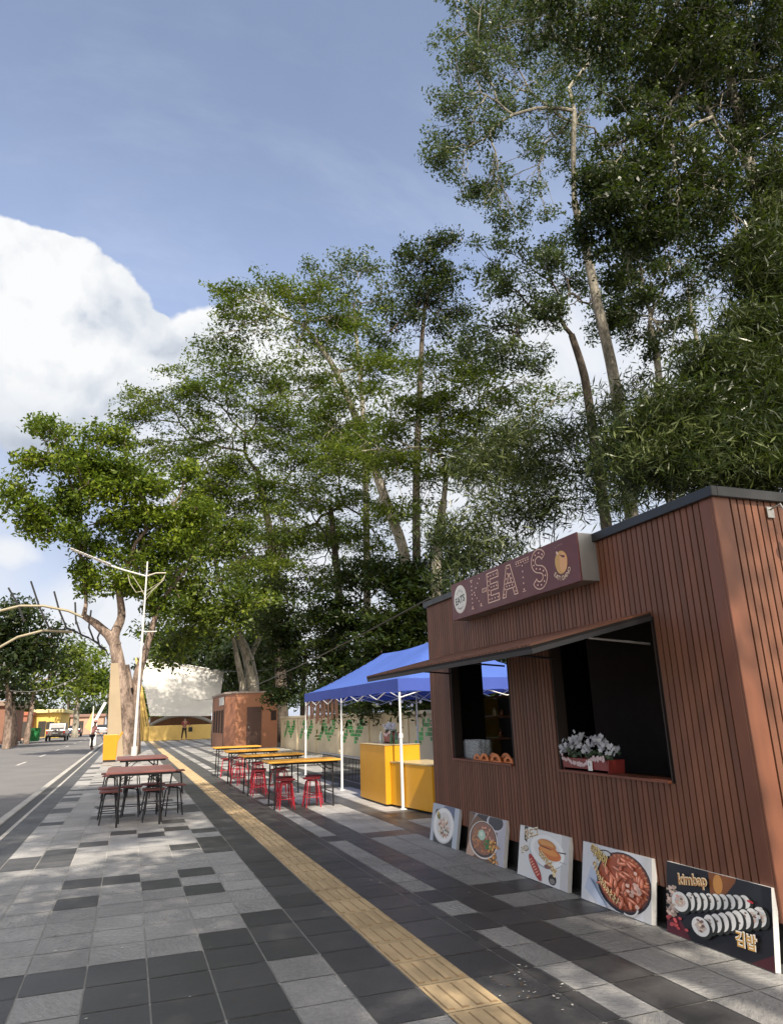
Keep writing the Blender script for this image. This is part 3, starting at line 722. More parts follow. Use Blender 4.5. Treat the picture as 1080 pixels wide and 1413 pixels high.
def art_tteok(P, E, T_):
    P([(0, 0), (1, 0), (1, 1), (0, 1)], (.62, .63, .66)); P([(.9, 0), (1, 0), (1, 1), (.9, 1)], (.58, .58, .58)); P([(.14, .62), (.5, .1), (.3, 0), (.05, .2)], (.48, .54, .66))
    E(.62, .49, .385, .485, (.02, .02, .025)); E(.62, .505, .365, .455, (.12, .035, .02)); E(.61, .51, .345, .43, (.36, .085, .035))
    E(.36, .88, .10, .065, (.02, .02, .02)); E(.36, .885, .07, .04, (.60, .60, .60))
    for k in range(15):
        a = R(k*11-20); E(.62+.33*math.cos(a), .5+.42*math.sin(a), .025, .016, J((.5, .2, .1), .3), a, 8)
    for k in range(64):
        u = random.uniform(.30, .92); v = random.uniform(.14, .88)
        if ((u-.61)/.31)**2+((v-.51)/.39)**2 > 1: continue
        rr = random.choice([0, .2, 1.3, 1.5, 1.7, -.4, -.8]); c = J((.58, .17, .085), .25)
        E(u, v, .088, .030, tuple(x*.42 for x in c), rr, 12); E(u-.004, v+.006, .078, .021, c, rr, 12); E(u-.01, v+.012, .045, .007, (.80, .42, .30), rr, 8)
    for k in range(14): E(random.gauss(.8, .05), random.gauss(.45, .12), .03, .03, J((.62, .40, .32), .3), 0, 8, jit=.2)
    for k in range(12):
        a = R(250+k*9); E(.72+.13*math.cos(a), .17+.15*math.sin(a), .014, .014, (.62, .60, .58), 0, 8)
    T_('떡볶이', .14, .83, .078, (.32, .20, .05), -.35, .002, (.86, .66, .25)); 
    for k, ch in enumerate('tteokbokki'): T_(ch, .19+.020*k+.0022*k*k, .68-.072*k+.0015*k*k, .060, (.25, .13, .04), -1.05+.04*k, .0015, (.84, .66, .34))
    P([(.17, .42), (.36, .13), (.35, .12), (.16, .41)], (.10, .16, .25)); P([(.20, .40), (.44, .02), (.43, .01), (.19, .39)], (.14, .2, .3))
def art_kimbap(P, E, T_):
    P([(0, 0), (1, 0), (1, 1), (0, 1)], (.012, .011, .013)); P([(.46, .62), (.66, .70), (.70, 1), (.44, 1)], (.22, .075, .02)); E(.53, .86, .045, .13, (.55, .25, .06)); P([(.60, .75), (.72, 1), (.92, 1), (.92, .7)], (.02, .02, .022))
    P([(0, 0), (0, .32), (.12, .28), (.26, 0)], (.085, .012, .02)); P([(.80, 0), (1, 0), (1, .2)], (.06, .012, .015))
    for k in range(70): E(random.gauss(.06, .035), random.uniform(.22, .66), .018, .022, J((.55, .42, .34), .4), 0, 8)
    for k in range(14): E(random.gauss(.10, .04), random.uniform(.10, .26), .02, .02, J((.5, .08, .08), .4), 0, 8)
    def roll(u, v, ru, rv, first):
        E(u+.02, v-.012, ru*1.12, rv*1.10, (.02, .022, .016), 0, 20); E(u, v, ru, rv, (.70, .69, .66), 0, 22)
        if first:
            E(u, v, ru*.62, rv*.6, (.55, .45, .40), 0, 16, jit=.15)
            for q in range(10): E(u+random.gauss(0, ru*.3), v+random.gauss(0, rv*.3), ru*.2, rv*.13, J(random.choice([(.62, .30, .22), (.20, .12, .10), (.16, .03, .04), (.65, .55, .40)]), .3), random.uniform(0, 3), 8)
        else:
            E(u-ru*.15, v+rv*.08, ru*.45, rv*.5, (.50, .47, .44), 0, 12)
            for q in range(3): E(u+random.gauss(0, ru*.2), v+random.gauss(0, rv*.3), ru*.2, rv*.12, J((.22, .16, .13), .4), 0, 8)
    for k in range(9, 0, -1): roll(.20+k*.064, .50+k*.026, .050, .128-.005*k, False)
    roll(.16, .48, .088, .135, True)
    for k in range(8, 0, -1): roll(.395+k*.064, .27+k*.042, .056, .120, k > 6)
    roll(.375, .24, .088, .125, True)
    for k in range(8): E(.90+random.gauss(0, .03), .66+random.gauss(0, .03), .014, .016, (.55, .55, .53), 0, 8)
    E(.84, .76, .03, .016, (.45, .03, .04), -.2, 10)
    T_('kimbap', .16, .665, .088, (.42, .20, .05), .14, .0012, (.86, .68, .42))
    T_('김밥', .70, .16, .085, (.55, .30, .07), .03, .0015, (.88, .80, .66))
GB = 'food picture boards leaning on the kiosk'
board(3.385, 4.235, .42, 'black picture board with kimbap rolls, nearest of the boards on the kiosk wall', art_kimbap, .04, side=(.60, .60, .59), group=GB)
board(4.385, 5.195, .41, 'white board with a pan of red rice cakes leaning between kimbap and corn dog boards', art_tteok, .045, group=GB)
board(5.385, 6.185, .41, 'white board with corn dogs on a plate leaning under the kiosk wall', art_corndog, .04, group=GB)
board(6.45, 7.25, .412, 'dark board with a bowl of mixed rice and vegetables leaning on the kiosk', art_bibim, .04, side=(.50, .50, .52), group=GB)
board(7.50, 8.23, .405, 'grey board with noodles on an oval white plate, farthest board by the yellow counter', art_pasta, .035, side=(.45, .47, .49), group=GB)

# ------------------------------------------------------------------ things on the sills
M_petal = mat('white_flower', (.62, .64, .68), .6, .12, 20, transl=.25)
M_pink = mat('pink_lace', (.66, .52, .52), .8, .1, 20)
M_leafd = mat('artificial_leaf', (.035, .07, .03), .5, .2, 20)
def flowers(cx, cy_, z, W, label, pot=(.22, .035, .03), tagc=True, n=26, seed=1, H=.10):
    r = random.Random(seed)
    T = thing('flower_box', label, 'flower box', (cx, cy_, z))
    b = MB(); d = .075
    b.prism([(-W/2+.015, 0), (W/2-.015, 0), (W/2, H), (W/2-.012, H), (W/2-.025, .02), (-W/2+.025, .02), (-W/2+.012, H), (-W/2, H)], -d, d, lambda u, v, w_: (w_, -u, v))
    b.box(-d, -d+.008, -W/2+.02, W/2-.02, .002, H-.002); b.box(d-.008, d, -W/2+.02, W/2-.02, .002, H-.002)
    b.build('planter', mat('red_plastic_planter', pot, .4, .1), T, fixn=True)
    b = MB()
    for k in range(60): 
        p = Vector((r.gauss(0, .03), r.uniform(-W/2, W/2), H+r.uniform(-.01, .06))); a = r.uniform(0, 6.28); q = .022
        b.poly([p+Vector((math.cos(a)*q, math.sin(a)*q, r.uniform(-.01, .01))), p+Vector((0, 0, .02)), p+Vector((-math.cos(a)*q, -math.sin(a)*q, 0)), p+Vector((0, 0, -.02))])
    b.build('foliage', M_leafd, T)
    b = MB(); lace = MB()
    for k in range(n):
        y = r.uniform(-W/2-.03, W/2+.03); hh = .05+.12*abs(math.sin(y*11+seed))*r.uniform(.5, 1); p0 = Vector((r.gauss(-.03, .03), y, H+hh))
        for q in range(5):
            pc = p0+Vector((r.gauss(0, .012), r.gauss(0, .022), r.gauss(0, .018))); u = Vector((r.gauss(-1, .5), r.gauss(0, .5), r.gauss(.4, .5))).normalized(); e1 = u.orthogonal().normalized(); e2 = u.cross(e1)
            for s in range(5):
                a = s*1.2566; da = .6; L = .021
                b.poly([pc, pc+(e1*math.cos(a-da)+e2*math.sin(a-da))*L*.7, pc+(e1*math.cos(a)+e2*math.sin(a))*L+u*.004, pc+(e1*math.cos(a+da)+e2*math.sin(a+da))*L*.7])
    b.build('blossoms', M_petal, T)
    for k in range(70):
        t = r.random(); y = W/2-.02-t*W*.9; dz = -.055*math.sin(math.pi*min(1, t*1.3)); a = r.uniform(0, 6.28)
        p = Vector((-d-.006+r.uniform(-.006, .002), y, H+.01+dz+r.uniform(-.02, .012))); q = .016
        lace.poly([p+Vector((0, q*math.cos(a+s*1.57), q*math.sin(a+s*1.57))) for s in range(4)])
    lace.build('lace_trim', M_pink, T)
    if tagc:
        tb = MB(); tb.bbox(-d-.012, -d-.007, -.115, -.06, .012, .085, .001); 
        V, Fc, Wd = text2d('5', .03, .001); i = len(tb.v)
        for (u, v) in V: tb.v.append((-d-.0126, -.078-u, .048+v))
        for f in Fc: tb.f.append(tuple(i+k for k in f)); tb.m.append(1); tb.c.append(None)
        tb.build('price_tag', [mat('tag_card', (.75, .75, .73), .6, .05), M_black], T)
    return T
flowers(3.575, 5.10, .934, .64, 'long red planter of white and pink flowers on the large hatch sill', seed=3, n=40)
flowers(4.42, 12.25, .945, .42, 'dark red pot of pink and white flowers on the yellow counter', pot=(.10, .02, .02), tagc=False, seed=8, H=.18)
def cup_pack():
    T = thing('cup_pack', 'clear wrapped stack of plastic cups in the small hatch beside the pastry trays', 'cup stack', (3.60, 7.30, .934))
    b = MB()
    for i in range(3):
        for j in range(5):
            for k in range(4):
                x = -.02+i*.06; y = -.14+j*.065; z = k*.036
                b.lathe((x, y, z), [(.020, 0), (.020, .001), (.029, .085 if k == 3 else .034), (.031, .087 if k == 3 else .036)], 10)
    b.build('cups', mat('clear_plastic', (.60, .66, .70), .12, .05, alpha=.30), T)
    MB().bbox(-.06, .14, -.18, .16, -.001, .20, .02).build('wrapping', mat('shrink_wrap', (.7, .75, .8), .08, 0, alpha=.10), T)
cup_pack()
def pastry():
    M1 = mat('orange_box_card', (.62, .20, .06), .5, .1, 8); M2 = mat('pastry', (.42, .11, .03), .5, .2, 20)
    first = None; G = 'orange snack baskets on the small hatch sill'
    for k, (y, s, x) in enumerate([(7.06, .85, 3.56), (6.88, 1.0, 3.56), (6.62, 1.1, 3.56), (6.40, .9, 3.57)]):
        lab = ['small orange basket beside the clear cup stack', 'orange basket second from the clear cup stack', 'largest orange snack basket on the small hatch sill', 'orange basket at the near corner of the small hatch'][k]
        if first is None:
            T = thing('snack_basket', lab, 'basket', (x, y, .934), 0, G); b = MB()
            n = 16; out = [(.10*math.cos(math.pi*q/n), .075*math.sin(math.pi*q/n)) for q in range(n+1)]; inn = [(.045*math.cos(math.pi*q/n), .015+.032*math.sin(math.pi*q/n)) for q in range(n+1)]
            for xs in (-.06, .05):
                for q in range(n): b.prism([out[q], out[q+1], inn[q+1], inn[q]], xs, xs+.006, lambda u, v, w_: (w_, u, v))
            b.box(-.054, .05, -.10, .10, 0, .012)
            b.build('tray', M1, T); b = MB()
            for q in range(7): b.lathe((random.uniform(-.03, .03), -.07+q*.023, .014), [(0, 0), (.02, .003), (.024, .014), (.016, .026), (0, .03)], 8)
            b.build('filling', M2, T, smooth=True); T.scale = (s, s, s); first = T
        else: dup(first, (x, y, .934), 0, lab, G, (s, s, s))
pastry()

def wall_camera():
    p = Vector((3.98, KY0-.02, 2.46))
    T = thing('wall_lamp', 'small dark lamp hanging by a bracket on the sunlit kiosk side wall', 'wall lamp', p)
    MB().bbox(-.03, .03, -.012, 0, .16, .24, .003).tube([(0, -.012, .22), (.015, -.08, .24), (.03, -.10, .17)], .007, 6).build('bracket', M_steel, T)
    b = MB(); b.lathe((.03, -.10, .03), [(0, .07), (.014, .07), (.02, .05), (.045, .0), (.04, -.005), (0, .01)], 14); b.build('shade', M_black, T, smooth=True)
    MB().tube([(.03, -.10, .17), (.034, -.10, .10)], .003, 5).build('cord', M_black, T)
wall_camera()
#@@SPLIT street
# ------------------------------------------------------------------ blue canopy tent
def tent():
    x0, x1, y0, y1 = 4.09, 7.10, 10.93, 17.62; ze, zv, zr = 1.99, 1.79, 2.84; ym = (y0+y1)/2
    T = thing('canopy_tent', 'blue pop-up canopy tent with white posts over the yellow counter', 'canopy tent')
    xc = (x0+x1)/2; yr0, yr1 = y0+1.65, y1-1.65
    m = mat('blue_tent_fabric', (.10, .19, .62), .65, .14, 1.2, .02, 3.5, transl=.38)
    b = MB(); n = 14
    def zt(x, y):
        dx = abs(x-xc)/(xc-x0); dy = max(0, (yr0-y)/(yr0-y0), (y-yr1)/(y1-yr1)); t = max(dx, dy)
        z = ze + (zr-ze)*((1-t)**1.22) - .05*math.sin(math.pi*min(1, max(0, (y-yr0)/(yr1-yr0))))*(1-t)
        return z + .012*math.sin(x*9+y*5)*t*(1-t)*2
    xs = [x0+(x1-x0)*i/24 for i in range(25)]; ys = sorted({*[y0+(y1-y0)*i/46 for i in range(47)], yr0, yr1})
    idx = {}
    for i, x in enumerate(xs):
        for j, y in enumerate(ys): idx[i, j] = len(b.v); b.v.append((x, y, zt(x, y)))
    for i in range(len(xs)-1):
        for j in range(len(ys)-1): b.f.append((idx[i, j], idx[i+1, j], idx[i+1, j+1], idx[i, j+1])); b.m.append(0); b.c.append(None)
    b.build('canopy', m, T, smooth=True)
    b = MB()
    def val(p, q):
        N = 26
        for k in range(N):
            a = p+(q-p)*(k/N); c = p+(q-p)*((k+1)/N); dz = .018*math.sin(k*.9); dz2 = .018*math.sin((k+1)*.9)
            b.poly([(a.x, a.y, ze+.004), (c.x, c.y, ze+.004), (c.x, c.y, zv+dz2*.5), (a.x, a.y, zv+dz*.5)])
    e = .012
    C_ = [Vector((x0-e, y0-e, 0)), Vector((x1+e, y0-e, 0)), Vector((x1+e, y1+e, 0)), Vector((x0-e, y1+e, 0))]
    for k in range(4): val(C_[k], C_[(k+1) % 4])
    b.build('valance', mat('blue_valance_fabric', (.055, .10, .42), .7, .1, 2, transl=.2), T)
    P_ = [(x, y) for x in (x0+.02, x1-.02) for y in (y0+.02, (y0+y1)/2+.12, y1-.02)]
    for (x, y) in P_:
        b = MB(); b.bbox(x-.020, x+.020, y-.020, y+.020, .012, 1.08, .004); b.bbox(x-.015, x+.015, y-.015, y+.015, 1.08, 1.95, .003)
        b.bbox(x-.028, x+.028, y-.028, y+.028, 1.06, 1.13, .005); b.bbox(x-.03, x+.03, y-.03, y+.03, 1.86, 1.93, .005); b.box(x-.045, x+.045, y-.045, y+.045, .002, .012)
        b.build('tent_post', M_white, T)
    b = MB()
    def truss(p, q, n):
        for k in range(n):
            a = p+(q-p)*(k/n); c = p+(q-p)*((k+1)/n); mid = (a+c)/2
            for (s0, s1) in ((.10, -.17), (-.17, .10)):
                b.tube([a+Vector((0, 0, s0)), c+Vector((0, 0, s1))], .009, 5)
    zt_ = 1.86
    for x in (x0+.02, x1-.02):
        truss(Vector((x, y0+.02, zt_)), Vector((x, ym+.12, zt_)), 3); truss(Vector((x, ym+.12, zt_)), Vector((x, y1-.02, zt_)), 3)
    for y in (y0+.02, y1-.02, ym+.12): truss(Vector((x0+.02, y, zt_)), Vector((x1-.02, y, zt_)), 3)
    b.build('scissor_frame', M_white, T)
tent()
def festoon():
    T = thing('festoon_lights', 'string of round white bulbs hanging under the blue canopy', 'string lights')
    b = MB(); pts = []
    P0 = Vector((4.3, 17.2, 1.86)); P1 = Vector((4.6, 11.3, 1.72))
    for k in range(25):
        t = k/24; p = P0.lerp(P1, t); p.z -= .10*abs(math.sin(t*math.pi*3)); p.x += .5*math.sin(t*3); pts.append(p)
    b.tube(pts, .006, 5); b.build('cable', M_black, T)
    for k in range(2, 24, 3):
        p = pts[k]; b = MB(); b.lathe((p.x, p.y, p.z-.09), [(0, 0), (.018, .006), (.026, .028), (.018, .05), (.010, .06)], 12); q = b.build('bulb', M_bulb, T, smooth=True)
        MB().tube([(p.x, p.y, p.z), (p.x, p.y, p.z-.032)], .012, 8).build('socket', M_black, q)
festoon()
def banner():
    T = thing('lettered_banner', 'hanging row of brown paper letters tied under the tent between two posts', 'banner')
    m = mat('kraft_paper', (.30, .15, .085), .8, .2, 6, transl=.15); b = MB(); r = random.Random(2)
    xa, ya, yb = 4.14, 14.75, 17.5
    k = 0; y = ya
    while y < yb:
        wd = r.uniform(.14, .28); z0 = 1.34+r.uniform(-.10, .06); z1 = 1.80; sk = r.uniform(-.12, .12); x = xa+r.uniform(-.01, .01)
        b.prism([(y, z1), (y+wd, z1), (y+wd+sk, z0), (y+sk+wd*.15, z0+.03)], 0, .004, lambda u, v, w_: (x-w_, u, v))
        y += wd+r.uniform(.03, .10); k += 1
    b.build('paper_strips', m, T); MB().tube([(xa, ya, 1.80), (xa, yb, 1.80)], .006, 5).build('rod', M_dark, T)
banner()
# ------------------------------------------------------------------ yellow counter
def counter():
    T = thing('yellow_counter', 'bright yellow stepped serving counter standing under the blue tent', 'counter')
    y = mat('yellow_laminate', (.62, .30, .012), .42, .06, 1.5, .0004, 8, dirt=.12, dirtcol=(.3, .13, .01))
    MB().bbox(4.0, 4.62, 11.42, 12.80, .03, .935, .006).build('tall_box', y, T); b = MB(); b.prism([(4.09, 11.41), (4.27, 10.12), (4.86, 10.2), (4.72, 11.41)], .03, .67, lambda u, v, w_: (u, v, w_)); b.build('low_box', y, T, bevel=.006, fixn=True)
    b = MB(); b.prism([(4.08, 11.408), (4.26, 10.11), (4.87, 10.19), (4.73, 11.408)], .671, .69, lambda u, v, w_: (u, v, w_)); b.bbox(3.99, 4.63, 11.41, 12.81, .936, .945, .003); b.build('worktop', mat('counter_top', (.42, .33, .16), .4, .1), T)
    b = MB(); b.box(4.04, 4.58, 11.45, 12.77, .003, .03); b.box(4.30, 4.66, 10.26, 11.38, .003, .03); b.build('toe_kick', M_black, T)
counter()
def bottles():
    for k, (x, y, c, h) in enumerate([(4.35, 12.62, (.55, .6, .55), .20), (4.30, 11.92, (.05, .12, .05), .22), (4.36, 11.80, (.6, .6, .6), .17), (4.30, 11.68, (.04, .10, .06), .24)]):
        lab = ['clear bottle at the far end of the yellow counter', 'dark green bottle right of the flower pot on the yellow counter', 'pale bottle between two green bottles on the yellow counter', 'tallest green bottle near the white tent post on the counter'][k]
        MB().lathe((x, y, .945), [(0, 0), (.03, 0), (.032, .01), (.032, h*.6), (.012, h*.78), (.012, h), (0, h)], 14).build('bottle', mat('bottle_%d' % k, c, .15, .02), smooth=True, label=lab, cat='bottle', group='bottles on the yellow counter')
bottles()
# ------------------------------------------------------------------ railing by the planting strip
def railing():
    T = thing('metal_railing', 'low black metal railing with a pale top rail behind the yellow tables', 'railing')
    xa = 4.75; b = MB(); n = 0
    for k in range(int((18.5-13.1)/.11)):
        y = 13.1+k*.11; b.box(xa-.008, xa+.008, y-.008, y+.008, .05, .52)
    b.box(xa-.015, xa+.015, 13.05, 18.5, .04, .07); b.build('balusters', M_black, T)
    MB().bbox(xa-.025, xa+.025, 13.0, 18.55, .52, .56, .005).build('top_rail', mat('galvanised', (.40, .40, .40), .45, .15, metal=.4), T)
railing()
# ------------------------------------------------------------------ mural wall
def mural():
    T = thing('mural_wall', 'cream boundary wall with green chequered zigzag mural behind the tent', 'wall')
    cream = mat('cream_render', (.58, .49, .33), .85, .14, 1.1, .002, 30, dirt=.3, dirtcol=(.30, .24, .16)); X = 7.5
    b = MB(); b.box(X, X+.16, 4.0, 37.6, -.1, 1.42); 
    for k in range(10): y = 5.0+k*3.6; b.bbox(X-.05, X+.005, y-.14, y+.14, -.1, 1.42, .006)
    b.build('wall_body', cream, T); MB().bbox(X-.09, X+.22, 3.95, 37.65, 1.42, 1.52, .01).build('coping', mat('cream_coping', (.56, .49, .34), .8, .1, 2, dirt=.2), T)
    b = MB(); r = random.Random(5)
    G = [(.012, .30, .055), (.008, .16, .035), (.05, .42, .10)]
    patt = {0: (2, 3), 1: (1, 2, 3), 2: (0, 1, 2, 3), 3: (0, 1), 4: (-1, 0, 1), 5: (-2, -1, 0), 6: (-2, -1), 7: (-1, 0, 1), 8: (0, 1), 9: (0, 1, 2, 3), 10: (1, 2, 3), 11: (2, 3), 12: (0, 1, 2), 13: (-1, 0), 14: (-2, -1), 15: (-2,)}
    for k in range(9):
        yc = 5.0+k*3.6+.55; s = .14
        if k == 4: continue
        for c in range(16):
            for q in (*patt[c], max(patt[c])+1):
                z = .74+q*.118; y = yc+c*.158
                if r.random() < .93: b.box(X-.006, X-.001, y, y+s, z, z+.098, 0, None, r.choice(G))
        for c in range(5):
            y = yc+.25+c*.52
            for q in range(3): b.box(X-.006, X-.001, y+(.03 if q % 2 else 0), y+.09+(.03 if q % 2 else 0), 1.22-q*.055, 1.265-q*.055, 0, None, (.28, .05, .03) if (c+q) % 2 else (.02, .14, .05))
    b.build('painted_mural', M_art, T)
mural()
# ------------------------------------------------------------------ tables and stools
def make_table(name, label, cat_label, W, D, H, top, legm, grp, ins=.13):
    T = thing(name, label, 'table', (0, 0, 0), 0, grp)
    MB().bbox(-W/2, W/2, -D/2, D/2, H-.028, H, .006).build('tabletop', top, T)
    for sx in (-1, 1):
        for sy in (-1, 1):
            x = sx*(W/2-ins); y = sy*(D/2-.10)
            MB().tube([(x+sx*.012, y+sy*.02, 0), (x, y, H-.03)], .0135, 8).build('leg', legm, T)
    b = MB()
    for sx in (-1, 1):
        x = sx*(W/2-ins); b.tube([(x, -D/2+.09, H-.16), (x, D/2-.09, H-.16)], .009, 6); b.tube([(x, -D/2+.09, .22), (x, D/2-.09, .22)], .009, 6)
        b.tube([(x, -D/2+.10, H-.20), (x-sx*.22, -D/2+.10, H-.03)], .007, 6); b.tube([(x, D/2-.10, H-.20), (x-sx*.22, D/2-.10, H-.03)], .007, 6)
    b.box(-W/2+.05, W/2-.05, -D/2+.04, -D/2+.055, H-.06, H-.029); b.box(-W/2+.05, W/2-.05, D/2-.055, D/2-.04, H-.06, H-.029)
    b.build('folding_frame', legm, T)
    return T
def make_stool(name, label, seatm, legm, grp, rs=.15, H=.46, square=False):
    T = thing(name, label, 'stool', (0, 0, 0), 0, grp)
    b = MB()
    if square: b.bbox(-rs, rs, -rs, rs, H-.022, H, .008)
    else: b.lathe((0, 0, H-.024), [(0, 0), (rs*.96, 0), (rs, .005), (rs, .018), (rs*.95, .024), (0, .024)], 24)
    b.build('seat', seatm, T, smooth=not square)
    for k in range(2):
        a = k*math.pi/2+math.pi/4; c, s = math.cos(a), math.sin(a); rt_ = rs*.78; rb = rs*1.18; pts = []
        for (r_, z) in ((-rb, 0), (-rt_*1.08, H-.10), (-rt_*.98, H-.055), (-rt_*.75, H-.033), (rt_*.75, H-.033), (rt_*.98, H-.055), (rt_*1.08, H-.10), (rb, 0)): pts.append((r_*c, r_*s, z-(k*.018 if z > .3 else 0)))
        MB().tube(pts[:4]+[(0, 0, pts[3][2])], .0105, 7).build('leg', legm, T, smooth=True); MB().tube([(0, 0, pts[3][2])]+pts[4:], .0105, 7).build('leg', legm, T, smooth=True)
    n = 16; rr = rs*1.02; z = .16
    MB().tube([(rr*math.cos(2*math.pi*k/n), rr*math.sin(2*math.pi*k/n), z) for k in range(n+1)], .007, 6, cap=False).build('foot_ring', legm, T, smooth=True)
    return T
M_ytop = mat('orange_yellow_top', (.66, .33, .045), .42, .08, 3, dirt=.12, dirtcol=(.4, .2, .04)); M_rtop = mat('red_brown_top', (.50, .19, .16), .36, .14, 3, dirt=.25, dirtcol=(.36, .2, .17))
M_redleg = mat('red_paint_metal', (.42, .018, .035), .38, .1, 6); M_redseat = mat('dark_red_seat', (.16, .012, .02), .5, .1); M_rseat = mat('red_wood_seat', (.20, .06, .055), .5, .1)
GT = 'yellow folding tables in a row'; GR = 'red topped tables near the kerb'
yt = None
YT = [(2.80, 12.33, 'front yellow folding table with red stools, nearest the camera'), (2.74, 14.75, 'second yellow folding table from the front of the row'), (2.73, 17.2, 'third yellow folding table from the front of the row'), (2.75, 19.9, 'farthest yellow folding table in the row')]
for k, (x, y, lab) in enumerate(YT):
    if yt is None: yt = make_table('folding_table', lab, '', 1.22, .70, .74, M_ytop, M_black, GT); yt.location = (x, y, 0)
    else: dup(yt, (x, y, 0), (.0, .02, -.015, .01)[k], lab, GT)
RTB = [(.20, 12.45, 'front red topped table surrounded by black legged stools'), (.26, 15.9, 'rear red topped table beside the yellow bin')]
t1 = make_table('folding_table', RTB[0][2], '', .96, 1.40, .745, M_rtop, M_black, GR, .20); t1.location = (.22, 12.05, 0)
dup(t1, (.30, 16.1, 0), .02, RTB[1][2], GR)
st = None; GS = 'red metal stools under the yellow tables'; words = ['front', 'second', 'third', 'farthest']
side = {(-.30, -.20): 'near left', (.12, -.22): 'near middle', (-.22, .18): 'far left', (.20, .20): 'far right', (-.02, .26): 'far middle'}
lay = [[(-.30, -.22), (.14, -.20), (-.22, .30), (.28, .26)], [(-.28, -.20), (.10, -.16), (-.2, .26), (.26, .2)], [(-.30, -.16), (.12, -.2), (.2, .26)], [(-.28, -.2), (.15, -.14), (0, .26)]]
for k, (x, y, _) in enumerate(YT):
    for q, (dx, dy) in enumerate(lay[k]):
        pos = ('near' if dy < 0 else 'far')+(' left' if dx < -.1 else (' middle' if abs(dx) < .1 else ' right'))
        lab = 'red metal stool at the %s of the %s yellow table' % (pos, words[k])
        if st is None: st = make_stool('metal_stool', lab, M_redseat, M_redleg, GS); st.location = (x+dx, y+dy, 0)
        else: dup(st, (x+dx, y+dy, 0), random.uniform(0, 1.5), lab, GS)
bs = None; GB2 = 'black legged stools at the red tables'
bl = [(-.40, -.22, 'front left corner'), (.20, -.28, 'front right side'), (-.44, .42, 'left side'), (.52, .30, 'right side'), (-.10, .50, 'back left'), (.22, .72, 'back right')]
for ti, (tx, ty) in enumerate([(.22, 12.15), (.30, 15.7)]):
    for dx, dy, wd in bl:
        if ti == 1: dx *= 1.35
        lab = 'black legged stool at the %s of the %s red table' % (wd, 'front' if ti == 0 else 'rear')
        if bs is None: bs = make_stool('metal_stool', lab, M_rseat, M_black, GB2, .16, .46, True); bs.location = (tx+dx, ty+dy, 0)
        else: dup(bs, (tx+dx, ty+dy, 0), random.choice([0, .08, -.1, .2]), lab, GB2)

# ------------------------------------------------------------------ second kiosk (brown box)
def brown_kiosk():
    T = thing('brown_booth', 'flat roofed brown booth with a door and tall side windows', 'booth')
    m = mat('brown_panel', (.35, .155, .085), .6, .10, .9, dirt=.25, dirtcol=(.16, .07, .04)); x0, x1, y0, y1, h = 4.72, 7.35, 38.0, 45.0, 2.75
    b = MB(); b.prism([(x0+.45, y0), (x1, y0), (x1, y1), (x0, y1), (x0, y0+.9)], .0, h, lambda u, v, w_: (u, v, w_)); b.build('walls', m, T)
    b = MB(); b.prism([(x0+.40, y0-.06), (x1+.06, y0-.06), (x1+.06, y1+.06), (x0-.06, y1+.06), (x0-.06, y0+.85)], h+.002, h+.10, lambda u, v, w_: (u, v, w_)); b.build('roof_slab', mat('booth_roof', (.34, .28, .24), .8, .3, 3), T)
    D_ = MB(); D_.bbox(5.75, 6.5, y0-.03, y0-.002, .03, 2.05, .005); d = D_.build('door', mat('dark_brown_door', (.085, .045, .035), .5, .25, 1.2), T)
    MB().bbox(5.82, 5.87, y0-.08, y0-.032, .98, 1.10, .004).build('handle', M_steel, d)
    MB().bbox(7.0, 7.28, y0-.02, y0-.002, 1.35, 1.85, .004).build('window', mat('booth_glass', (.05, .035, .03), .75, .1, spec=.1), T)
    for k in range(4): MB().bbox(x0-.02, x0-.002, 39.5+k*1.25, 40.3+k*1.25, .75, 1.95, .004).build('window', mat('booth_glass', (.05, .035, .03)), T)
    for yv in (39.2, 44.6): MB().bbox(x0-.015, x0-.001, yv, yv+.06, .02, h-.02, .003).build('trim', M_groove, T)
    MB().bbox(x0-.05, x0-.022, 39.3, 41.2, 2.2, 2.62, .004).build('sign_panel', mat('white_sign_panel', (.62, .62, .60), .5, .1), T)
brown_kiosk()
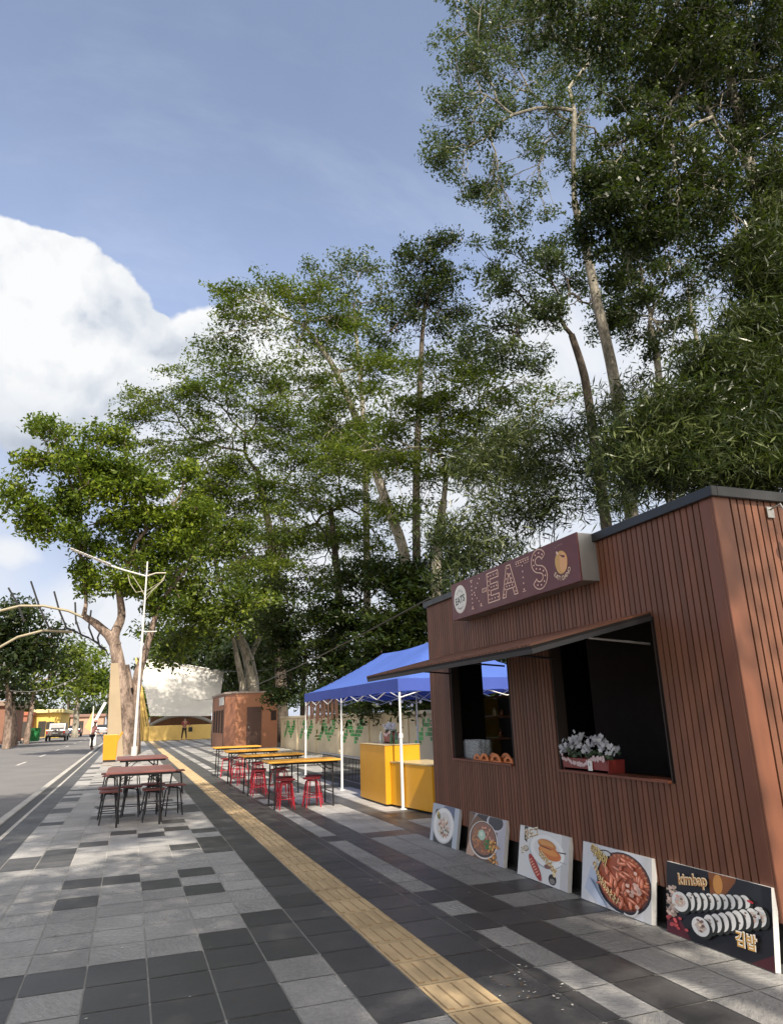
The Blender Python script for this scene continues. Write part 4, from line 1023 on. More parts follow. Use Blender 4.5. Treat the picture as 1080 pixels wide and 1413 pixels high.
# ------------------------------------------------------------------ shell stage
def stage():
    T = thing('band_stage', 'leaning white shell canopy stage with yellow ribs and yellow front wall', 'stage'); Y = 63
    P = lambda x, y, Yd: atY(x, y, Yd)
    white = mat('shell_render', (.50, .49, .455), .8, .12, .35, dirt=.30, dirtcol=(.20, .19, .17)); yel = mat('yellow_render', (.60, .42, .13), .7, .12, .8, dirt=.2, dirtcol=(.5, .35, .2))
    A, B, C_, D = P(192, 908, 67), P(309, 928, 67), P(304, 962, 65), P(290, 988, 63)
    E_ = P(207, 988, 63)
    th = Vector((0, .35, 0)); b = MB(); pts = [A, B, C_, D, E_]; n = len(pts)
    i = 0; b.v += [tuple(p) for p in pts]+[tuple(p+th) for p in pts]; b.f.append(tuple(range(n))); b.f.append(tuple(reversed(range(n, 2*n))))
    for k in range(n): b.f.append((k, (k+1) % n, n+(k+1) % n, n+k))
    b.m += [0]*len(b.f); b.c += [None]*len(b.f); b.build('shell_panel', white, T, fixn=True)
    MB().tube([A+Vector((0, -.05, 0)), B+Vector((0, -.05, 0))], .14, 8).build('rim', mat('shell_rim', (.55, .54, .50), .7, .1), T)
    for q in range(5):
        a = A.lerp(E_, q/4.2)+Vector((-.25-.12*q, .2+q*.3, 0)); e = E_+Vector((.25-.25*q, .5, -2.0)); MB().tube([a, e], .10, 6).build('rib', yel, T)
    c = P(228, 1006, 67); b = MB(); b.tube([P(205+k*5.4, 1004-17*math.sin(math.pi*k/18)**.7 if 0 < k < 18 else 1004, 66) for k in range(19)], .13, 8); b.build('arch', white, T)
    b = MB(); l = P(209, 988, 69); r_ = P(292, 988, 69); b.box(l.x, r_.x, 69, 74, 0, l.z-.1); b.build('back_room', mat('stage_back', (.16, .075, .035), .8, .3, .8), T)
    a = atZ(206, 1022); xl = 1.55; b = MB(); b.bbox(xl, 6.4, 61.5, 61.9, .0, 1.15, .02); b.build('front_wall', yel, T)
    MB().bbox(1.2, 1.55, 62, 70, .0, 1.1, .02).build('side_wall', yel, T)
stage()
# ------------------------------------------------------------------ kerbside items
def obelisk():
    T = thing('tan_pylon', 'tall tapering tan board pylon behind the yellow bin beside the tree', 'pylon')
    y = 33.5; a, b_, c, d = atY(148, 1030, y), atY(170, 1030, y), atY(164, 915, y), atY(153, 915, y)
    b = MB(); pts = [Vector((a.x, y, 0)), Vector((b_.x+.05, y, 0)), Vector((c.x, y, c.z)), Vector((d.x, y, c.z))]
    b.v += [tuple(p) for p in pts]+[tuple(p+Vector((0, .25, 0))) for p in pts]
    for f in ((0, 1, 2, 3), (7, 6, 5, 4), (1, 5, 6, 2), (4, 0, 3, 7), (3, 2, 6, 7), (0, 4, 5, 1)): b.f.append(f); b.m.append(0); b.c.append(None)
    b.build('board', mat('tan_board', (.34, .27, .18), .8, .1, 1.2), T, bevel=.01)
    MB().box(a.x-.05, b_.x+.1, y-.05, y+.30, .003, .08).build('base', M_conc, T)
obelisk()
def ybin():
    p = atZ(153, 1052); T = thing('waste_bin', 'orange yellow waste bin with an open lid beside the tree', 'bin', (-.62, 30.6, 0))
    m = mat('bin_yellow', (.62, .25, .008), .4, .06)
    b = MB(); b.prism([(-.24, .08), (.24, .08), (.27, 1.02), (-.27, 1.02)], -.25, .25, lambda u, v, w_: (u, w_, v)); b.build('bin_body', m, T, bevel=.015, fixn=True)
    MB().bbox(-.22, .22, -.22, .22, 0, .08, .01).build('foot', M_dark, T)
    M_ = Matrix.Translation((.34, 0, 1.0)) @ Matrix.Rotation(R(28), 4, 'Y'); MB().bbox(-.02, .05, -.24, .24, -.75, .12, .008, 0, M_).build('flap', m, T)
ybin()
def lamp_post():
    pl = atY(185.5, 1036, 34.5); T = thing('street_lamp', 'tall white street lamp with a long louvred arm beside the tree trunk', 'street lamp', (pl.x, 34.5, 0)); T.scale = (.832,)*3
    m = mat('lamp_paint', (.62, .62, .60), .45, .08)
    MB().tube([(0, 0, 0), (0, 0, 5), (0, 0, 10.6)], [.085, .065, .042], 12).tube([(0, 0, 0), (0, 0, .5)], .16, 12).build('pole', m, T, smooth=True)
    MB().tube([(0, 0, 9.75), (-1.2, 0, 10.05), (-2.2, 0, 10.35)], .045, 8).build('arm', m, T)
    b = MB(); d = (Vector((-4.1, 0, 11.15))-Vector((-1.9, 0, 10.3))); L = d.length; ang = math.atan2(d.z, -d.x)
    for k in range(9):
        p = Vector((-1.9, 0, 10.3))+d*(k+.5)/9; M_ = Matrix.Translation(p) @ Matrix.Rotation(ang, 4, 'Y'); b.bbox(-.115, .115, -.28, .28, -.02, .02, .006, 0, M_)
    b.tube([(-1.9, 0, 10.27), (-4.1, 0, 11.12)], .035, 6); b.build('lamp_head', m, T)
    b = MB(); b.tube([(0, 0, 9.75), (.5, 0, 9.95), (1.05, 0, 9.98)], .04, 8)
    for q in range(3): b.tube([(.05, 0, 8.4+q*.25), (.35+.12*q, 0, 8.9+q*.2), (.75+.1*q, 0, 9.35+.1*q), (1.0, 0, 9.85)], .014, 6)
    for s in (-1,): b.tube([(0, 0, 8.6), (-.3, 0, 9.1), (-.75, 0, 9.75)], .022, 6).tube([(-.1, 0, 8.9), (-.5, 0, 8.8), (-.85, 0, 9.3), (-1.0, 0, 9.8)], .022, 6)
    b.build('bracket', mat('lamp_gold', (.40, .38, .30), .45, .1), T)
    MB().tube([(0, 0, 6.6), (.75, 0, 6.62)], .03, 6).build('flag_arm', m, T)
lamp_post()
def street_arch():
    T = thing('street_arch', 'yellow decorative arch over the road with curved black ribs', 'arch'); Y = 45
    A = lambda x, y: atY(x, y, Y)
    ye = mat('arch_yellow', (.30, .26, .17), .5, .12)
    up_ = [A(-420, 1010), A(-390, 930), A(-300, 880), A(-160, 860), (A(-60, 852)), A(0, 843), A(28, 836), A(60, 836), A(95, 843), A(122, 855)]
    lo = [A(-400, 1010), A(-330, 960), A(-200, 930), A(-80, 915), A(0, 893), A(25, 879), A(60, 870), A(100, 872)]
    MB().tube(up_, .075, 8).build('upper_arc', ye, T, smooth=True); MB().tube(lo, .07, 8).build('lower_arc', ye, T, smooth=True)
    ribs = [[(12, 811), (25, 834), (34, 858)], [(43, 802), (55, 838), (68, 866), (82, 872)], [(75, 816), (82, 842), (92, 866), (108, 873)], [(104, 831), (105, 856), (112, 876), (123, 880)], [(126, 842), (123, 866), (130, 884), (137, 888)], [(140, 868), (135, 880), (138, 893), (146, 897)]]
    for rb in ribs: MB().tube([A(*q) for q in rb], .055, 6).build('rib', M_dark, T, smooth=True)
    MB().tube([A(60, 870), A(95, 868), A(123, 880), A(146, 896), A(150, 905)], .04, 6).build('tie_rod', M_dark, T)
street_arch()
def wires():
    def cat(name, a, b_, sag, r, label, m=M_black, n=24, kind='cable'):
        pts = [a.lerp(b_, k/n)-Vector((0, 0, sag*4*(k/n)*(1-k/n))) for k in range(n+1)]
        MB().tube(pts, r, 5).build(name, m, label=label, cat='cable'); return pts
    cat('cable', Vector((3.55, 8.2, 2.86)), atY(270, 966, 42), .35, .012, 'thin black cable running from the kiosk roof to the brown booth')
    cat('cable', atY(198, 900, 41.5), atY(430, 905, 60), 1.2, .02, 'sagging grey cable crossing in front of the white shell stage')
    cat('cable', Vector((4.3, KY0-.02, 2.86)), Vector((9.5, 5.2, 4.6)), .12, .006, 'thin wire rising from the kiosk roof corner into the bamboo')
    T = thing('festoon_lights', 'string of small white bulbs across the far street trees', 'string lights')
    a, c = atY(-40, 930, 62), atY(105, 935, 62); n = 30; pts = [a.lerp(c, k/n)-Vector((0, 0, 1.2*4*(k/n)*(1-k/n))) for k in range(n+1)]
    MB().tube(pts, .025, 5).build('cable', M_white, T)
    for k in range(1, 30, 2): p = pts[k]; MB().lathe((p.x, p.y, p.z-.2), [(0, 0), (.06, .03), (.07, .09), (0, .16)], 8).build('bulb', M_bulb, T)
wires()
# ------------------------------------------------------------------ far left: buildings, vehicles, bin
def building(name, label, x0, x1, y0, y1, h, wall, roofc, wins, ro=.5):
    T = thing(name, label, 'building')
    MB().box(x0, x1, y0, y1, -.1, h).build('walls', wall, T)
    MB().bbox(x0-ro, x1+ro, y0-ro, y1+ro, h+.003, h+.45, .05).build('roof', roofc, T)
    for (a, c, z0, z1, nm) in wins: MB().bbox(a, c, y0-.06, y0-.003, z0, z1, .01).build(nm, mat('dim_glass', (.05, .045, .04), .3, .1), T)
    return T
yb0 = atY(46, 1000, 103).x; yb1 = atY(83, 1000, 103).x
building('yellow_building', 'low bright yellow building behind the parked pickup', yb0, yb1, 103, 118, 3.0, mat('yellow_wall', (.68, .48, .12), .8, .1, .5), mat('yellow_roof', (.72, .62, .30), .7, .1, .5), [(yb0+.6, yb0+1.5, .1, 2.0, 'door'), (yb1-1.6, yb1-.7, 1.0, 1.9, 'window')])
rb0 = atY(22, 1000, 100).x; rb1 = atY(43, 1000, 100).x
building('red_building', 'small brick red building left of the yellow building', rb0, rb1, 100, 108, 2.7, mat('red_wall', (.30, .12, .08), .8, .15, .5), mat('red_roof', (.35, .12, .07), .8, .1, .5), [(rb0+.7, rb0+1.4, .1, 2, 'door')], .2)
rc0 = atY(-60, 1000, 72).x; rc1 = atY(6, 1000, 72).x
building('brick_house', 'orange brick house at the left edge behind the tree trunks', rc0, rc1, 72, 84, 3.2, mat('orange_brick', (.24, .12, .08), .85, .15, .6), mat('tin_roof', (.28, .2, .15), .7, .2, .5), [(rc1-2.2, rc1-1.3, .1, 2.0, 'door')], .3)
fx0 = atY(95, 1000, 125).x
building('far_house', 'small pinkish house at the far end of the road', fx0, fx0+5, 128, 136, 2.6, mat('pink_wall', (.45, .28, .2), .85, .15, .6), mat('dark_roof', (.25, .15, .12), .7, .2, .5), [(fx0+1, fx0+2, .1, 2.0, 'door'), (fx0+3, fx0+4.1, 1, 1.9, 'window')], .3)
def pickup():
    Y = 82; c = atY(76.5, 1016, Y); T = thing('pickup_truck', 'silver and black pickup truck parked at the far kerb', 'pickup', (c.x, Y, -.12))
    bm_ = mat('silver_paint', (.19, .175, .17), .3, .05, coat=.5); gl = mat('car_glass', (.03, .035, .04), .1, 0); b = MB()
    b.prism([(0, .45), (5.1, .45), (5.2, .85), (5.0, 1.02), (3.9, 1.12), (3.3, 1.12), (0, 1.12)], -.92, .92, lambda u, v, w_: (w_, u, v)); b.build('body', bm_, T, bevel=.05, fixn=True)
    b = MB(); b.prism([(1.5, 1.125), (3.9, 1.125), (3.2, 1.78), (1.75, 1.80)], -.82, .82, lambda u, v, w_: (w_, u, v)); b.build('cab', mat('black_car_paint', (.03, .03, .032), .3, .05), T, bevel=.06, fixn=True)
    MB().bbox(-.62, .62, 1.44, 1.50, 1.28, 1.66, .02).build('rear_window', mat('bright_glass', (.45, .45, .45), .1, 0), T)
    MB().bbox(-.86, .86, -.02, -.0, .62, 1.04, .02).build('tailgate', mat('taupe_paint', (.20, .165, .15), .4, .05), T); MB().bbox(-.9, .9, -.12, -.025, .38, .56, .03).build('bumper', M_black, T)
    MB().bbox(-.26, .26, -.05, -.021, .72, .84, .01).build('number_plate', M_white, T)
    for s in (-1, 1):
        MB().bbox(s*.80-.07, s*.80+.07, -.05, -.021, .72, 1.0, .02).build('tail_light', mat('tail_red', (.35, .02, .02), .3, 0), T)
        for yy in (.85, 4.2):
            q = MB().tube([(s*.80, yy, .36), (s*.96, yy, .36)], .36, 20).build('wheel', mat('tyre', (.02, .02, .02), .9, .1), T); MB().tube([(s*.95, yy, .36), (s*.972, yy, .36)], .2, 14).build('rim', M_steel, q)
pickup()
def car(px, Y, label, colr):
    c = atY(px, 1012, Y); T = thing('parked_car', label, 'car', (c.x, Y, -.12)); m = mat('car_'+str(px), colr, .3, .05, coat=.5)
    b = MB(); b.prism([(0, .35), (4.2, .35), (4.25, .7), (3.9, .85), (3.1, .95), (.2, .98), (0, .8)], -.84, .84, lambda u, v, w_: (w_, u, v)); b.build('body', m, T, bevel=.06, fixn=True)
    b = MB(); b.prism([(.3, .985), (3.0, .955), (2.3, 1.45), (.8, 1.47)], -.72, .72, lambda u, v, w_: (w_, u, v)); b.build('cabin', mat('car_glass', (.03, .035, .04)), T, bevel=.06, fixn=True)
    for s in (-1, 1):
        MB().bbox(s*.7-.09, s*.7+.09, -.03, .02, .66, .8, .02).build('tail_light', mat('tail_red', (.35, .02, .02)), T)
        for yy in (.8, 3.3): MB().tube([(s*.74, yy, .31), (s*.87, yy, .31)], .31, 18).build('wheel', mat('tyre', (.02, .02, .02)), T)
car(102, 108, 'dark blue car parked beyond the pickup', (.05, .06, .10)); car(139, 112, 'pale silver car far down the road behind the sweeper', (.45, .45, .46))
def gbin():
    c = atY(46.5, 1016, 80); T = thing('green_bin', 'large green bin standing on the far kerb left of the pickup', 'bin', (c.x, 80, .0)); g = mat('green_plastic', (.02, .22, .06), .5, .1)
    b = MB(); b.prism([(-.50, 0), (.50, 0), (.60, 1.15), (-.60, 1.15)], -.5, .5, lambda u, v, w_: (u, w_, v)); b.build('bin_body', g, T, bevel=.03, fixn=True)
    MB().bbox(-.64, .64, -.54, .54, 1.152, 1.25, .03).build('rim', g, T)
gbin()
# ------------------------------------------------------------------ people
def skin_mesh(name, nodes, edges, mats, parent, root=0, sub=1, matfn=None):
    me = bpy.data.meshes.new(name); me.from_pydata([n[:3] for n in nodes], edges, []); o = bpy.data.objects.new(name, me); COL.objects.link(o)
    md = o.modifiers.new('skin', 'SKIN'); md.use_smooth_shade = True
    for k, n in enumerate(nodes): me.skin_vertices[0].data[k].radius = (n[3], n[4] if len(n) > 4 else n[3])
    me.skin_vertices[0].data[root].use_root = True
    sb = o.modifiers.new('sub', 'SUBSURF'); sb.levels = sub; sb.render_levels = sub
    bpy.context.view_layer.update(); dg = bpy.context.evaluated_depsgraph_get(); m2 = bpy.data.meshes.new_from_object(o.evaluated_get(dg)); o.modifiers.clear(); o.data = m2; m2.materials.clear()
    for q in mats: m2.materials.append(q)
    if matfn:
        for p in m2.polygons: p.material_index = matfn(p.center)
    o.parent = parent; return o
SKIN = mat('skin', (.30, .16, .10), .6, .05); HAIR = mat('hair', (.015, .012, .01), .6, .05)
def person(loc, rz, label, shirt, trousers, hands, hat, step=.12, lean=.0, scale=1.0, skirt=False):
    T = thing('person', label, 'person', loc, rz); T.scale = (scale,)*3
    L = lean
    N = [(0, 0, .95, .14, .10), (0, L*.5, 1.18, .13, .095), (0, L, 1.40, .15, .095), (0, L*1.1, 1.50, .055), (0, L*1.2, 1.60, .085, .095), (0, L*1.25, 1.70, .07, .085)]
    E_ = [(0, 1), (1, 2), (2, 3), (3, 4), (4, 5)]
    def add(p, par): N.append(p); E_.append((par, len(N)-1)); return len(N)-1
    for s, st_ in ((-1, step), (1, -step)):
        a = add((s*.09, 0, .88, .085), 0); k = add((s*.10, st_*.6, .48, .058), a); an = add((s*.10, st_, .09, .042), k); add((s*.10, st_+.13, .04, .035), an)
    for s, hd in zip((-1, 1), hands):
        a = add((s*.19, L, 1.38, .055), 2); sh = Vector((s*.19, L, 1.38)); h = Vector(hd); el = (sh+h)/2+Vector((s*.06, -.05, -.09)); e = add((*el, .042), a); wv = add((*h, .030), e); d = (h-el).normalized(); q = add((*(h+d*.06), .034, .02), wv)
        sd_ = d.orthogonal().normalized()
        for f_ in range(4): b0 = h+d*.09+sd_*(f_-1.5)*.02; k1 = add((*b0, .009), q); add((*(b0+d*.05+Vector((0, 0, -.015))), .008), k1)
        add((*(h+d*.05-sd_*.05), .010), q)
    skin_mesh('body', N, E_, [SKIN], T)
    # clothes as separate close-fitting skins
    S_ = [(0, 0, .93, .155, .115), (0, L*.5, 1.18, .145, .11), (0, L, 1.40, .162, .108), (0, L*1.08, 1.47, .07)]; SE = [(0, 1), (1, 2), (2, 3)]
    for s, hd in zip((-1, 1), hands):
        sh = Vector((s*.19, L, 1.38)); h = Vector(hd); el = (sh+h)/2+Vector((s*.06, -.05, -.09)); i = len(S_); S_.append((*sh, .068)); SE.append((2, i)); S_.append((*el, .056)); SE.append((i, i+1)); S_.append((*el.lerp(h, .6), .045)); SE.append((i+1, i+2))
    skin_mesh('shirt', S_, SE, [shirt], T)
    P_ = [(0, 0, .93, .145, .11)]; PE = []
    for s, st_ in ((-1, step), (1, -step)):
        i = len(P_); P_ += [(s*.09, 0, .86, .10), (s*.10, st_*.6, .48, .072), (s*.10, st_, .12, .055)]; PE += [(0, i), (i, i+1), (i+1, i+2)]
    skin_mesh('trousers', P_, PE, [trousers], T)
    hb = MB(); hc = Vector((0, L*1.25-.01, 1.66)); hb.lathe(hc, [(.0, .135), (.06, .125), (.095, .08), (.105, .02), (.10, -.03)], 14); hb.build('hair', HAIR, T, smooth=True)
    fb = MB(); fb.tube([(0, L*1.25+.09, 1.655), (0, L*1.25+.115, 1.635)], [.006, .012], 6); fb.build('nose', SKIN, T)
    for s in (-1, 1): MB().lathe((s*.03, L*1.25+.088, 1.668), [(0, .008), (.008, .004), (.008, -.004), (0, -.008)], 8).build('eye', M_black, T)
    MB().box(-.025, .025, L*1.25+.088, L*1.25+.096, 1.605, 1.612).build('mouth', mat('lips', (.2, .06, .05), .5, 0), T)
    if hat is not None:
        b = MB(); b.lathe((0, L*1.25, 1.72), [(.0, .10), (.08, .09), (.105, .0), (.24, -.03), (.235, -.037), (.10, -.012)], 20); b.build('hat', hat, T, smooth=True)
    return T
p1 = atZ(126.5, 1032.5, -.125)
p1.y = 50; p1 = Vector((atY(126.5, 1032, 50).x, 50, -.125))
person(p1, R(-60), 'person in a pink top and dark trousers sweeping the road edge with a broom', mat('pink_shirt', (.80, .36, .34), .8, .1), mat('dark_trousers', (.02, .018, .025), .85, .1), [(-.12, .34, 1.05), (.10, .30, 1.22)], mat('pink_hat', (.70, .36, .32), .8, .1), .10, .10)
def broom():
    T = thing('broom', 'long handled broom held by the person in pink', 'broom', p1, R(-60)); MB().tube([(-.02, .22, 1.38), (-.06, 1.05, .12)], .014, 6).build('handle', M_dark, T)
    b = MB(); b.prism([(-.06, .14), (.06, .14), (.16, .0), (-.16, .0)], 1.02, 1.10, lambda u, v, w_: (u-.06, w_, v)); b.build('bristles', M_black, T, fixn=True)
broom()
def sails():
    T = thing('feather_flag', 'pale yellow triangular banner standing on the far pavement behind the sweeper', 'flag'); Y = 60
    A = lambda x, y: atY(x, y, Y)
    a, b_, c = A(129, 980), A(117, 1004), A(128, 1011); b = MB(); n = Vector((0, .03, 0))
    b.v += [tuple(q) for q in (a, b_, c)]+[tuple(q+n) for q in (a, b_, c)]; b.f += [(0, 1, 2), (5, 4, 3), (0, 3, 4, 1), (1, 4, 5, 2), (2, 5, 3, 0)]; b.m += [0]*5; b.c += [None]*5
    b.build('cloth', mat('yellow_cloth', (.66, .55, .26), .8, .08, transl=.3), T); MB().tube([a+Vector((0, -.03, .3)), Vector((c.x, Y-.03, -.12))], .04, 6).build('pole', M_white, T)
    T = thing('barrier_arm', 'white raised barrier arm slanting over the road behind the sweeper', 'barrier'); a, c = A(131, 996), A(146, 969)
    MB().tube([a, c], .14, 4).build('arm', M_white, T); MB().box(a.x-.2, a.x+.2, Y-.2, Y+.2, -.12, a.z+.1).build('post', M_white, T)
sails()
p2 = Vector((atY(254, 1018, 60.5).x, 60.5, 0))
person(p2, R(200), 'person in a maroon shirt and dark trousers walking before the yellow stage wall', mat('maroon_shirt', (.22, .03, .04), .8, .1), mat('brown_trousers', (.03, .018, .012), .85, .1), [(-.32, .22, 1.12), (.16, .30, 1.10)], None, .22, .04)
def guitar():
    T = thing('carried_bag', 'dark bag carried at the side of the person in maroon', 'bag', p2+Vector((.48, .1, .62))); MB().bbox(-.16, .16, -.07, .07, 0, .36, .03).build('bag_body', M_black, T); MB().tube([(-.1, 0, .35), (0, 0, .58), (.1, 0, .35)], .012, 6).build('strap', M_black, T)
guitar()
#@@SPLIT trees
# ------------------------------------------------------------------ trees
def quads_mesh(name, V, mats, parent=None, smooth=False):
    """V: (n,4,3) array of quads"""
    n = len(V); me = bpy.data.meshes.new(name); me.vertices.add(n*4); me.vertices.foreach_set('co', V.astype(np.float32).ravel())
    me.loops.add(n*4); me.loops.foreach_set('vertex_index', np.arange(n*4, dtype=np.int32)); me.polygons.add(n); me.polygons.foreach_set('loop_start', np.arange(0, n*4, 4, dtype=np.int32))
    try: me.polygons.foreach_set('loop_total', np.full(n, 4, dtype=np.int32))
    except Exception: pass
    for q in (mats if isinstance(mats, list) else [mats]): me.materials.append(q)
    me.update(calc_edges=True); me.validate(); o = bpy.data.objects.new(name, me); COL.objects.link(o)
    if parent: o.parent = parent
    return o
def norm(a): return a/np.maximum(np.linalg.norm(a, axis=-1, keepdims=True), 1e-9)
def leaves(centres, per, style, size, rg, spread):
    """leaf quads around tip centres"""
    n = len(centres)*per; c = np.repeat(centres, per, 0)
    if style == 'spray':       # flat feathery layers
        off = np.clip(rg.normal(size=(n, 3)), -1.7, 1.7)*np.array([1, 1, .22])*spread*.85
        lay = rg.normal(size=(len(centres), 3))*.35; lay[:, 2] = 0; lay = np.repeat(lay, per, 0); off[:, 2] += (off[:, 0]*lay[:, 0]+off[:, 1]*lay[:, 1]) - .25*np.linalg.norm(off[:, :2], axis=1)
        nr = norm(rg.normal(size=(n, 3))*.55+np.array([0, 0, 1.0])); asp = .36
    elif style == 'broad':
        off = norm(rg.normal(size=(n, 3)))*(rg.random((n, 1))**.45)*np.array([1, 1, .8])*spread*1.5
        nr = norm(rg.normal(size=(n, 3))*.8+np.array([0, 0, .6])+.5*norm(off)); asp = .46
    else:                      # bamboo: long hanging blades
        off = rg.normal(size=(n, 3))*np.array([1, 1, .7])*spread; nr = norm(rg.normal(size=(n, 3))); asp = .13
    p = c+off; s = size*(.50+.95*rg.random((n, 1))**1.4)
    if style == 'bamboo':
        base = np.repeat(norm(rg.normal(size=(len(centres), 3))*np.array([1, 1, .2])), per, 0)
        d = norm(base*.7+rg.normal(size=(n, 3))*.5+np.array([0, 0, -.55]))
    else: d = rg.normal(size=(n, 3)); d = norm(d-nr*(d*nr).sum(1, keepdims=True)); d = norm(d+np.array([0, 0, -.25]))
    side_ = norm(np.cross(nr, d)); 
    b0 = p-d*s*.5; tip = p+d*s*.5; mid = p+nr*0; q = np.stack([b0, mid+side_*s*asp*.5, tip, mid-side_*s*asp*.5], 1)
    return q
def grow(start, tips, rtip, rg, segs, droop=0.0, r_exp=.46, depth=0):
    n = len(tips); r0 = rtip*n**r_exp
    if n <= 1:
        e = tips[0]; m_ = (start+e)/2+rg.normal(size=3)*.06*np.linalg.norm(e-start)
        segs.append((start, m_, r0, r0*.8)); segs.append((m_, e, r0*.8, r0*.5)); return
    cen = tips.mean(0); v = cen-start; L = np.linalg.norm(v); t = .42 if depth < 3 else .36
    e = start+v*t+rg.normal(size=3)*L*.05; e[2] += L*.05
    m_ = (start+e)/2+rg.normal(size=3)*L*.025
    segs.append((start, m_, r0, r0*.94)); segs.append((m_, e, r0*.94, r0*.88))
    C = tips-cen; u = np.linalg.svd(C, full_matrices=False)[2][0] if n > 2 else (tips[1]-tips[0]); pr = C@u; th = np.quantile(pr, rg.uniform(.36, .64)); a = tips[pr <= th]; b_ = tips[pr > th]
    if len(a) == 0 or len(b_) == 0: a, b_ = tips[:n//2], tips[n//2:]
    grow(e, a, rtip, rg, segs, droop, r_exp, depth+1); grow(e, b_, rtip, rg, segs, droop, r_exp, depth+1)
def seg_quads(segs, minr=0.0):
    out = []
    A = np.array([s[0] for s in segs]); B = np.array([s[1] for s in segs]); ra = np.array([s[2] for s in segs])[:, None]; rb = np.array([s[3] for s in segs])[:, None]
    d = norm(B-A); h = np.where(np.abs(d[:, 2:3]) < .9, np.array([[0, 0, 1.]]), np.array([[1., 0, 0]])); u = norm(np.cross(d, h)); v = np.cross(d, u)
    n = 6
    for k in range(n):
        a0, a1 = 2*math.pi*k/n, 2*math.pi*(k+1)/n
        o0 = u*math.cos(a0)+v*math.sin(a0); o1 = u*math.cos(a1)+v*math.sin(a1)
        out.append(np.stack([A+o0*ra, A+o1*ra, B+o1*rb, B+o0*rb], 1))
    return np.concatenate(out)
def bark(name, col, dark):
    m = mat(name, col, .9, .25, 1.2, .02, 9, dirt=.55, dirtcol=dark, stretch=(1, 1, .35)); return m
BK_pale = barkmat('pale_bark', (.22, .20, .16), (.40, .37, .30), (.085, .08, .055)); BK_dark = barkmat('dark_bark', (.075, .058, .045), (.13, .105, .08), (.03, .026, .02)); BK_mid = barkmat('brown_bark', (.20, .145, .115), (.40, .31, .25), (.06, .045, .035))
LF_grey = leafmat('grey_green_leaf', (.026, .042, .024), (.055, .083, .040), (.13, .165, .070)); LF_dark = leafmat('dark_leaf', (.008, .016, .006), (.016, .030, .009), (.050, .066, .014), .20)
LF_green = leafmat('fresh_leaf', (.030, .052, .013), (.080, .120, .020), (.22, .26, .03), .34); LF_bright = leafmat('sunny_leaf', (.034, .064, .010), (.095, .145, .014), (.23, .28, .02), .36)
LF_bam = leafmat('bamboo_leaf', (.012, .021, .007), (.028, .043, .012), (.14, .165, .06), .20, .32)
def tree(name, label, cat_, trunk, radii, blobs, leaf, bk, style='spray', per=34, size=.16, spread=.32, dens=1.0, seed=0, rtip=.010, group=None, depthk=1.0, forks=None):
    """trunk: world points base to fork; blobs: (px,py,Y,rx,ry[,dens]) ; crowns placed at real depths"""
    rg = np.random.default_rng(seed+100); T = thing(name, label, cat_, tuple(trunk[0]), 0, group); T.location = (0, 0, 0)
    tips = []
    for bb in blobs:
        px, py, Y, rx, ry = bb[:5]; dn = bb[5] if len(bb) > 5 else 1.0
        c = np.array(atY(px, py, Y)); dist = np.linalg.norm(c-np.array(CAM)); k = dist/FPX; rX, rZ = rx*k, ry*k
        n = max(3, int(dn*dens*(rx*ry)/105.0*DENS)); m_ = max(2, n//CL); q = norm(rg.normal(size=(m_, 3)))*(rg.random((m_, 1))**.40); sub = q*np.array([rX, max(rX, rZ)*depthk, rZ])
        ii = rg.integers(0, m_, n); sr = .34*math.sqrt(rX*rZ); tp_ = sub[ii]+np.clip(rg.normal(size=(n, 3)), -1.8, 1.8)*np.array([sr, sr, sr*.34])
        df = norm(rg.normal(size=(n, 3)))*(rg.random((n, 1))**.40)*1.12*np.array([rX, max(rX, rZ)*depthk, rZ]); tips.append(c+np.where(rg.random((n, 1)) < .42, df, tp_))
    tips = np.concatenate(tips); segs = []; tr = [np.array(p, float) for p in trunk]
    b = MB(); rad = list(radii)+[radii[-1]]*(len(trunk)-len(radii))
    # smooth the trunk
    pts = []; rs = []
    for k in range(len(tr)-1):
        for s in range(4):
            t = s/4; p0 = tr[max(0, k-1)]; p1_, p2_ = tr[k], tr[k+1]; p3 = tr[min(len(tr)-1, k+2)]
            pts.append(.5*((2*p1_)+(-p0+p2_)*t+(2*p0-5*p1_+4*p2_-p3)*t*t+(-p0+3*p1_-3*p2_+p3)*t**3)); rs.append(rad[k]*(1-t)+rad[k+1]*t)
    pts.append(tr[-1]); rs.append(rad[-1]); b.tube([Vector(p) for p in pts], rs, 12)
    start = tr[-1]; n = len(tips)
    hubs = [tr[-1]] if forks is None else [np.array(f, float) for f in forks]
    own = np.argmin(np.stack([np.linalg.norm(tips-h, axis=1)*(1+.0*i) for i, h in enumerate(hubs)]), 0)
    for i, h in enumerate(hubs):
        tt = tips[own == i]
        if len(tt) == 0: continue
        nt = len(tt); ex = min(.5, math.log(max(rad[-1]*.75, rtip*1.5)/rtip)/math.log(max(nt, 3)))
        grow(h, tt, rtip, rg, segs, r_exp=ex)
    Q = seg_quads(segs); tm = b.build('trunk', bk, T, smooth=True)
    quads_mesh('limbs', Q, bk, T)
    k0 = np.linalg.norm(np.array(atY(*blobs[0][:3]))-np.array(CAM))
    NL[0] += len(tips)*int(per*PER); quads_mesh('crown', leaves(tips, int(per*PER), style, size, rg, spread), leaf, T)
    return T
DENS, PER, NL, CL = 1.7, 1.9, [0], 8
def W(px, py, Y): return atY(px, py, Y)
def gp(px, py, Y, z=0): p = atY(px, py, Y); return Vector((p.x, Y, z))

